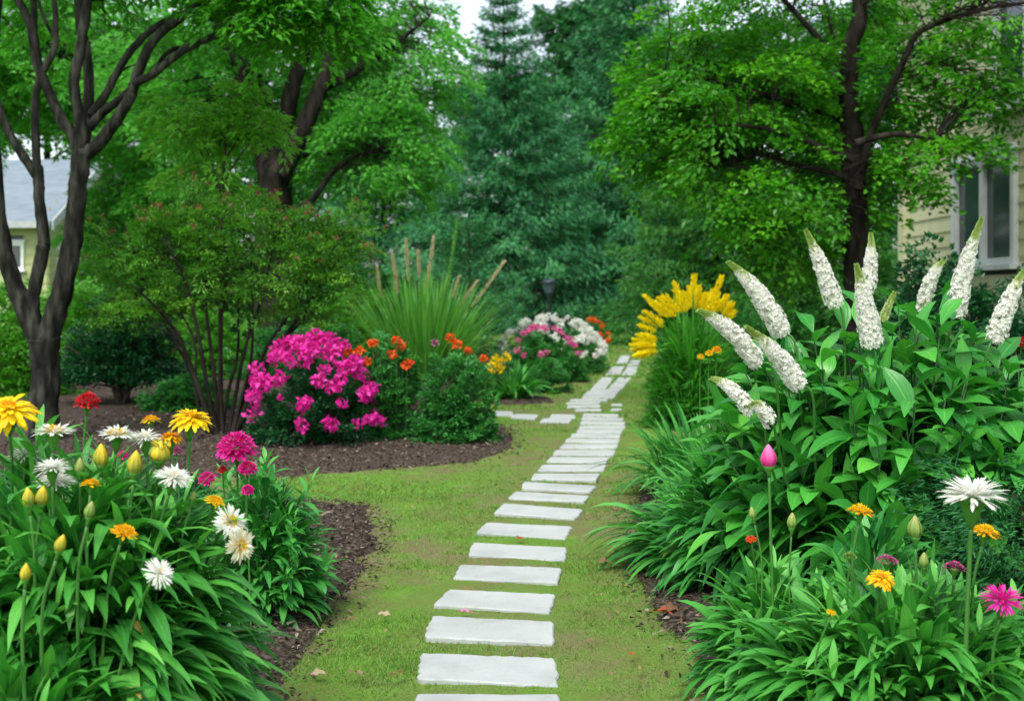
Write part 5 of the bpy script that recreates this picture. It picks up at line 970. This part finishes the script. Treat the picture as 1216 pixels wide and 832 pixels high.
    e = c + R @ np.array([0, 0, foot]); sm = M(); bz = np.array([b[0], b[1], zb]); st = np.array([e[0] - ax[0] * .12 + bend, e[1] - ax[1] * .12, e[2] - .14])
    p_, rr_ = smoothline([bz, bz * .6 + st * .4 + np.array([(st[0] - bz[0]) * -.1, 0, 0]), st, e], [stemr * 1.3, stemr * 1.15, stemr, stemr * .95], 6); tubes(sm, p_[None], rr_[None], 7); part("stem", sm, MAT['stem'], t)
    return t
GY_, GW_, GB_ = "yellow flowers of the left bed", "white flowers of the left bed", "yellow buds of the left bed"
F = [ # name, label, kind, px, py, size, Y, colour, stem dx, axis
 ("yellow_daisy", "largest golden yellow double daisy, cut by the photo's edge", 'double', 10, 488, 66, 3.0, 'yellow', -12, (.15, -.45, 1), 'orange', GY_),
 ("yellow_daisy", "big golden double daisy on a tall stalk beside the fan shrub's stems", 'double', 227, 498, 50, 3.2, 'yellow', -30, (.1, -.1, 1), 'orange', GY_),
 ("yellow_daisy", "half-open amber yellow daisy just below the big golden one", 'double', 202, 520, 34, 3.25, 'orange', -14, (-.1, .05, 1), 'orange', GY_),
 ("yellow_button_flower", "small yellow button flower highest of the buttons, behind the white daisies", 'button', 179, 499, 21, 3.4, 'yellow', -6, (0, .0, 1), 'orange', GY_),
 ("yellow_button_flower", "flat yellow button flower below the tall yellow buds", 'button', 108, 575, 23, 2.9, 'yellow', -4, (.05, .05, 1), 'orange', GY_),
 ("yellow_button_flower", "tilted amber button flower lying on the long leaves", 'button', 147, 632, 30, 2.82, 'orange', -40, (.35, -.15, 1), 'orange', GY_),
 ("yellow_button_flower", "small yellow button flower above the pair of yellow-hearted white daisies", 'button', 255, 595, 22, 3.1, 'yellow', -50, (.4, -.2, 1), 'orange', GY_),
 ("red_zinnia", "deep red flower on a tall thin stalk in front of the forked trunk", 'pom', 104, 479, 28, 3.3, 'red', 2, (.1, -.1, 1), 'red', None),
 ("mauve_daisy", "white-tipped mauve flower farthest left beside the trunk", 'corn', 29, 541, 36, 3.1, 'white', 4, (0, 0, 1), 'mauve', None),
 ("white_daisy", "flat white daisy with yellow heart in front of the forked trunk", 'daisy', 64, 514, 44, 3.0, 'white', -3, (.05, .02, 1), 'yellow', GW_),
 ("white_daisy", "white fringed flower, upper one of the stacked pair below the trunk", 'corn', 62, 556, 40, 2.9, 'white', 2, (0, -.05, 1), 'white', GW_),
 ("white_daisy", "white fringed flower, lower one of the stacked pair by the yellow buds", 'corn', 66, 573, 45, 2.95, 'white', 2, (.05, -.05, 1), 'cream', GW_),
 ("white_daisy", "white daisy with pale yellow heart between red zinnia and yellow button", 'daisy', 139, 517, 41, 3.15, 'white', -4, (.1, -.05, 1), 'yellow', GW_),
 ("white_daisy", "shaggy white flower next to the half-open amber daisy", 'corn', 172, 521, 40, 3.2, 'white', 0, (-.05, -.05, 1), 'cream', GW_),
 ("white_daisy", "white fringed flower leaning out below the amber daisy", 'corn', 206, 568, 42, 3.0, 'white', -30, (.35, -.25, 1), 'cream', GW_),
 ("white_daisy", "cream white daisy with yellow heart facing the path, upper of the two", 'daisy', 273, 620, 38, 3.05, 'white', -110, (.75, -.75, .55), 'yellow', GW_),
 ("white_daisy", "cream white daisy with yellow heart facing the path, lower of the two", 'daisy', 284, 647, 38, 3.0, 'cream', -130, (.95, -.7, .15), 'yellow', GW_),
 ("white_daisy", "lone white daisy drooping low over the long leaves", 'corn', 188, 681, 37, 2.75, 'white', -90, (.6, -.5, .6), 'cream', GW_),
 ("flower_bud", "fat yellow bud standing tallest behind the button flower", 'bud', 120, 555, 29, 3.05, 'budyel', -2, (0, 0, 1), None, GB_),
 ("flower_bud", "pale yellow pointed bud in the middle of the long leaves", 'bud', 159, 564, 30, 3.0, 'budyel', -12, (.1, 0, 1), None, GB_),
 ("flower_bud", "slim green-yellow bud beside the fat tallest bud", 'bud', 95, 563, 20, 3.0, 'budgrn', -2, (0, 0, 1), None, GB_),
 ("flower_bud", "green-yellow bud, outer one of the touching pair", 'bud', 35, 602, 24, 2.82, 'budyel', -4, (-.1, 0, 1), None, GB_),
 ("flower_bud", "round yellow bud, inner one of the touching pair", 'bud', 49, 601, 25, 2.86, 'budyel', -4, (.1, 0, 1), None, GB_),
 ("flower_bud", "brownish closed bud below the flat yellow button flower", 'bud', 105, 616, 22, 2.78, 'budgrn', -14, (.2, 0, 1), None, GB_),
 ("flower_bud", "leaning yellow bud low among the front leaves", 'bud', 69, 656, 23, 2.66, 'budyel', -20, (.3, 0, 1), None, GB_),
 ("flower_bud", "lowest yellow bud on a short upright stalk", 'bud', 30, 690, 22, 2.6, 'budyel', 2, (.05, 0, 1), None, GB_),
 ("flower_bud", "half-open yellow and white bud below the amber daisy", 'half', 189, 548, 26, 3.05, 'budyel', -16, (.15, -.1, 1), None, GB_),
 ("flower_bud", "tiny round green bud on a leaning stalk near the white daisies", 'bud', 228, 596, 13, 3.05, 'budgrn', -50, (.3, 0, 1), None, None),
 ("magenta_carnation", "large magenta pompon flower beside the fan shrub's base", 'pom', 281, 533, 42, 4.4, 'magenta', 0, (.05, -.3, 1), 'hotpink', None),
 ("magenta_carnation", "crimson flower tucked right under the large magenta pompon", 'pom', 294, 557, 21, 4.35, 'magenta', 2, (.1, -.3, 1), 'red', None),
 ("magenta_carnation", "small magenta flower alone on the outer side of the large pompon", 'pom', 246, 569, 19, 4.3, 'magenta', 6, (-.1, -.3, 1), 'magenta', None),
 ("magenta_carnation", "small deep pink flower lowest below the large pompon", 'pom', 294, 582, 14, 4.25, 'magenta', 2, (.1, -.4, 1), 'magenta', None),
 ("magenta_carnation", "dark crimson bud flower half hidden left of the pompon's stalk", 'pom', 264, 558, 11, 4.4, 'red', 4, (0, -.3, 1), 'red', None),
 ("pink_button_flower", "small pink flower behind the white daisies and yellow buds", 'pom', 145, 541, 13, 3.9, 'magenta', 0, (0, -.2, 1), 'magenta', None),
 ("pink_button_flower", "small dark pink flower behind the stalk of the big golden daisy", 'pom', 210, 536, 12, 3.9, 'mauve', 0, (0, -.2, 1), 'magenta', None),
 ("pink_tulip", "bright pink pointed bud on a thick pale stalk before the strap leaves", 'tulip', 913, 556, 29, 3.5, 'hotpink', 10, (-.03, 0, 1), None, None),
 ("amber_button_flower", "amber button flower on the tallest straight stalk before the dark shrub", 'button', 1022, 607, 29, 3.4, 'orange', 2, (.15, -.05, 1), 'yellow', "amber flowers of the right bed"),
 ("amber_button_flower", "amber daisy with spread petals in the middle of the lance leaves", 'double', 1046, 686, 33, 3.2, 'orange', 0, (0, -.3, 1), 'orange', "amber flowers of the right bed"),
 ("amber_button_flower", "amber disc flower just below the large white fringed flower", 'button', 1170, 632, 32, 3.3, 'orange', -8, (.2, -.1, 1), 'yellow', "amber flowers of the right bed"),
 ("amber_button_flower", "tiny yellow flower low in the lance leaves", 'button', 987, 727, 11, 3.1, 'yellow', 0, (.3, -.2, 1), 'orange', "amber flowers of the right bed"),
 ("white_cornflower", "large white fringed flower on a tall thick green stalk", 'corn', 1155, 590, 74, 3.05, 'white', -8, (.02, -.08, 1), 'white', None),
 ("magenta_thistle", "bright magenta spiky flower head at the photo's edge", 'thistle', 1190, 713, 46, 3.0, 'azalea', 4, (.05, -.25, 1), 'magenta', None),
 ("mauve_pincushion", "dusty mauve pincushion flower behind the spread amber daisy", 'pin', 1053, 667, 24, 3.4, 'mauve', 6, (0, -.1, 1), 'hotpink', "mauve pincushion flowers"),
 ("mauve_pincushion", "dusty mauve pincushion flower on a green cup beside the white flower's stalk", 'pin', 1133, 675, 24, 3.3, 'mauve', 2, (0, -.1, 1), 'hotpink', "mauve pincushion flowers"),
 ("green_bud", "tall pointed green bud in front of the dark gap under the shrub", 'bud', 1087, 640, 29, 3.4, 'budgrn', 6, (-.02, 0, 1), None, "green buds of the right bed"),
 ("green_bud", "small green bud close beside the tall pointed one", 'bud', 1097, 675, 20, 3.4, 'budgrn', -2, (.02, 0, 1), None, "green buds of the right bed"),
 ("green_bud", "small pale bud to the outer side of the pink bud, lower down", 'bud', 895, 616, 15, 3.5, 'budgrn', 8, (-.2, 0, 1), None, "green buds of the right bed"),
 ("green_bud", "yellowish green bud between the pink bud and the amber button", 'bud', 940, 628, 20, 3.45, 'budgrn', 2, (.05, 0, 1), None, "green buds of the right bed"),
 ("green_bud", "round spiky green seed head beside the amber button's stalk", 'pin', 1009, 661, 15, 3.35, 'budgrn', 4, (0, -.2, 1), 'calyx', "green buds of the right bed"),
 ("orange_flower", "small red-orange flower at the edge of the lance leaves by the mulch", 'button', 892, 640, 13, 3.6, 'orangered', 8, (-.2, -.3, 1), 'red', None),
 ("red_zinnia", "small red flower at the photo's edge behind the white-spiked shrub", 'pom', 1213, 408, 16, 5.4, 'red', 0, (0, -.2, 1), 'red', None),
 ("yellow_daisy", "small yellow flower on the strap leaves, closest to the golden plumes", 'pom', 832, 424, 8, 7.2, 'yellow', 0, (0, -.2, 1), 'orange', None),
 ("yellow_daisy", "small yellow flower on the strap leaves, between its two neighbours", 'pom', 842, 420, 9, 7.2, 'yellow', 0, (0, -.2, 1), 'orange', None),
 ("yellow_daisy", "small yellow flower on the strap leaves, closest to the white spikes", 'pom', 851, 416, 11, 7.2, 'orange', 0, (0, -.2, 1), 'orange', None)]
for k, (nm, lab, kd, px, py, sz, Y, col, dx, ax, c2, gr) in enumerate(F):
    flower(nm, lab, kd, px, py, sz, Y, col, dx, ax, c2, gr, "flower bud" if "bud" in nm else "flower", 600 + k, stemr=.0065 if nm == "white_cornflower" else .0045 if sz > 20 else .003)

# ------------------------------------------------------------------ fallen leaves and petals
def fallen(px, py, s, mat, label, seed, name="fallen_leaf", grp=None, curl=.5):
    r = RNG(seed); x, y = gp(px, py); sz = s / ppm(y); a = r.random() * 6.28; n = 7; m = M(); z = .028 + .012 * r.random()
    P = np.array([[-math.cos(a) * sz / 2, -math.sin(a) * sz / 2, z]]); arcs(m, P + [[x, y, 0]], np.array([[math.cos(a), math.sin(a), .18]]), sz, sz * r.uniform(.24, .36), r.uniform(.2, curl), 7, r.uniform(.1, .45), 'ovate', r.random(1), r, .25, wave=.35)
    m.V[0][:, 2] = np.maximum(m.V[0][:, 2], .018); p_ = P[0] + [x, y, 0]; tubes(m, np.array([[p_ - [math.cos(a) * sz * .25, math.sin(a) * sz * .25, .004], p_ - [math.cos(a) * sz * .1, math.sin(a) * sz * .1, 0], p_ + [0, 0, .001]]]), np.array([[.0012, .0012, .0014]]), 4)
    single(name, m, MAT[mat], label, "fallen leaf" if name == "fallen_leaf" else "petal", (x, y, 0), grp)
fallen(787, 738, 26, 'redleaf', "curled orange-red leaf on the mulch edge below the lance leaves", 701)
fallen(800, 731, 26, 'dryleaf', "grey-brown leaf lying just behind the orange-red one", 702)
fallen(456, 740, 16, 'dryleaf', "pale curled dry leaf on open lawn beside the third slab", 703)
fallen(427, 720, 13, 'dryleaf', "small pale leaf on the lawn near the edge of the left flower bed", 704)
fallen(552, 734, 13, 'hotpink', "pink petal lying at the far edge of a pale slab", 705, "fallen_petal")
fallen(378, 811, 18, 'dryleaf', "brown leaf at the bottom of the photo where lawn meets left mulch", 706)
fallen(787, 702, 18, 'dryleaf', "tan leaf on the mulch at the lawn edge above the orange-red leaf", 707)
fallen(716, 676, 16, 'dryleaf', "flat tan leaf in the worn grass beside the fifth slab", 708)
fallen(617, 647, 13, 'redleaf', "rust brown leaf lying between the sixth and seventh slabs", 709)
fallen(730, 612, 12, 'dryleaf', "pale leaf in the worn grass to the daylily side of the eighth slab", 710)
r = RNG(720)
for k in range(34):
    side = k < 14
    px = r.uniform(340, 500) if side else r.uniform(680, 850); py = r.uniform(600, 815)
    if not side and px > 780 and py < 640: px = 740
    fallen(px, py, r.uniform(5, 11) * (.6 + (py - 560) / 350), 'dryleaf' if r.random() < .85 else 'redleaf', "small dry leaf scrap on the lawn between slabs and left bed" if side else "small dry leaf scrap in the worn grass between slabs and right bed", 730 + k, grp="leaf scraps on the left lawn" if side else "leaf scraps on the right lawn edge")
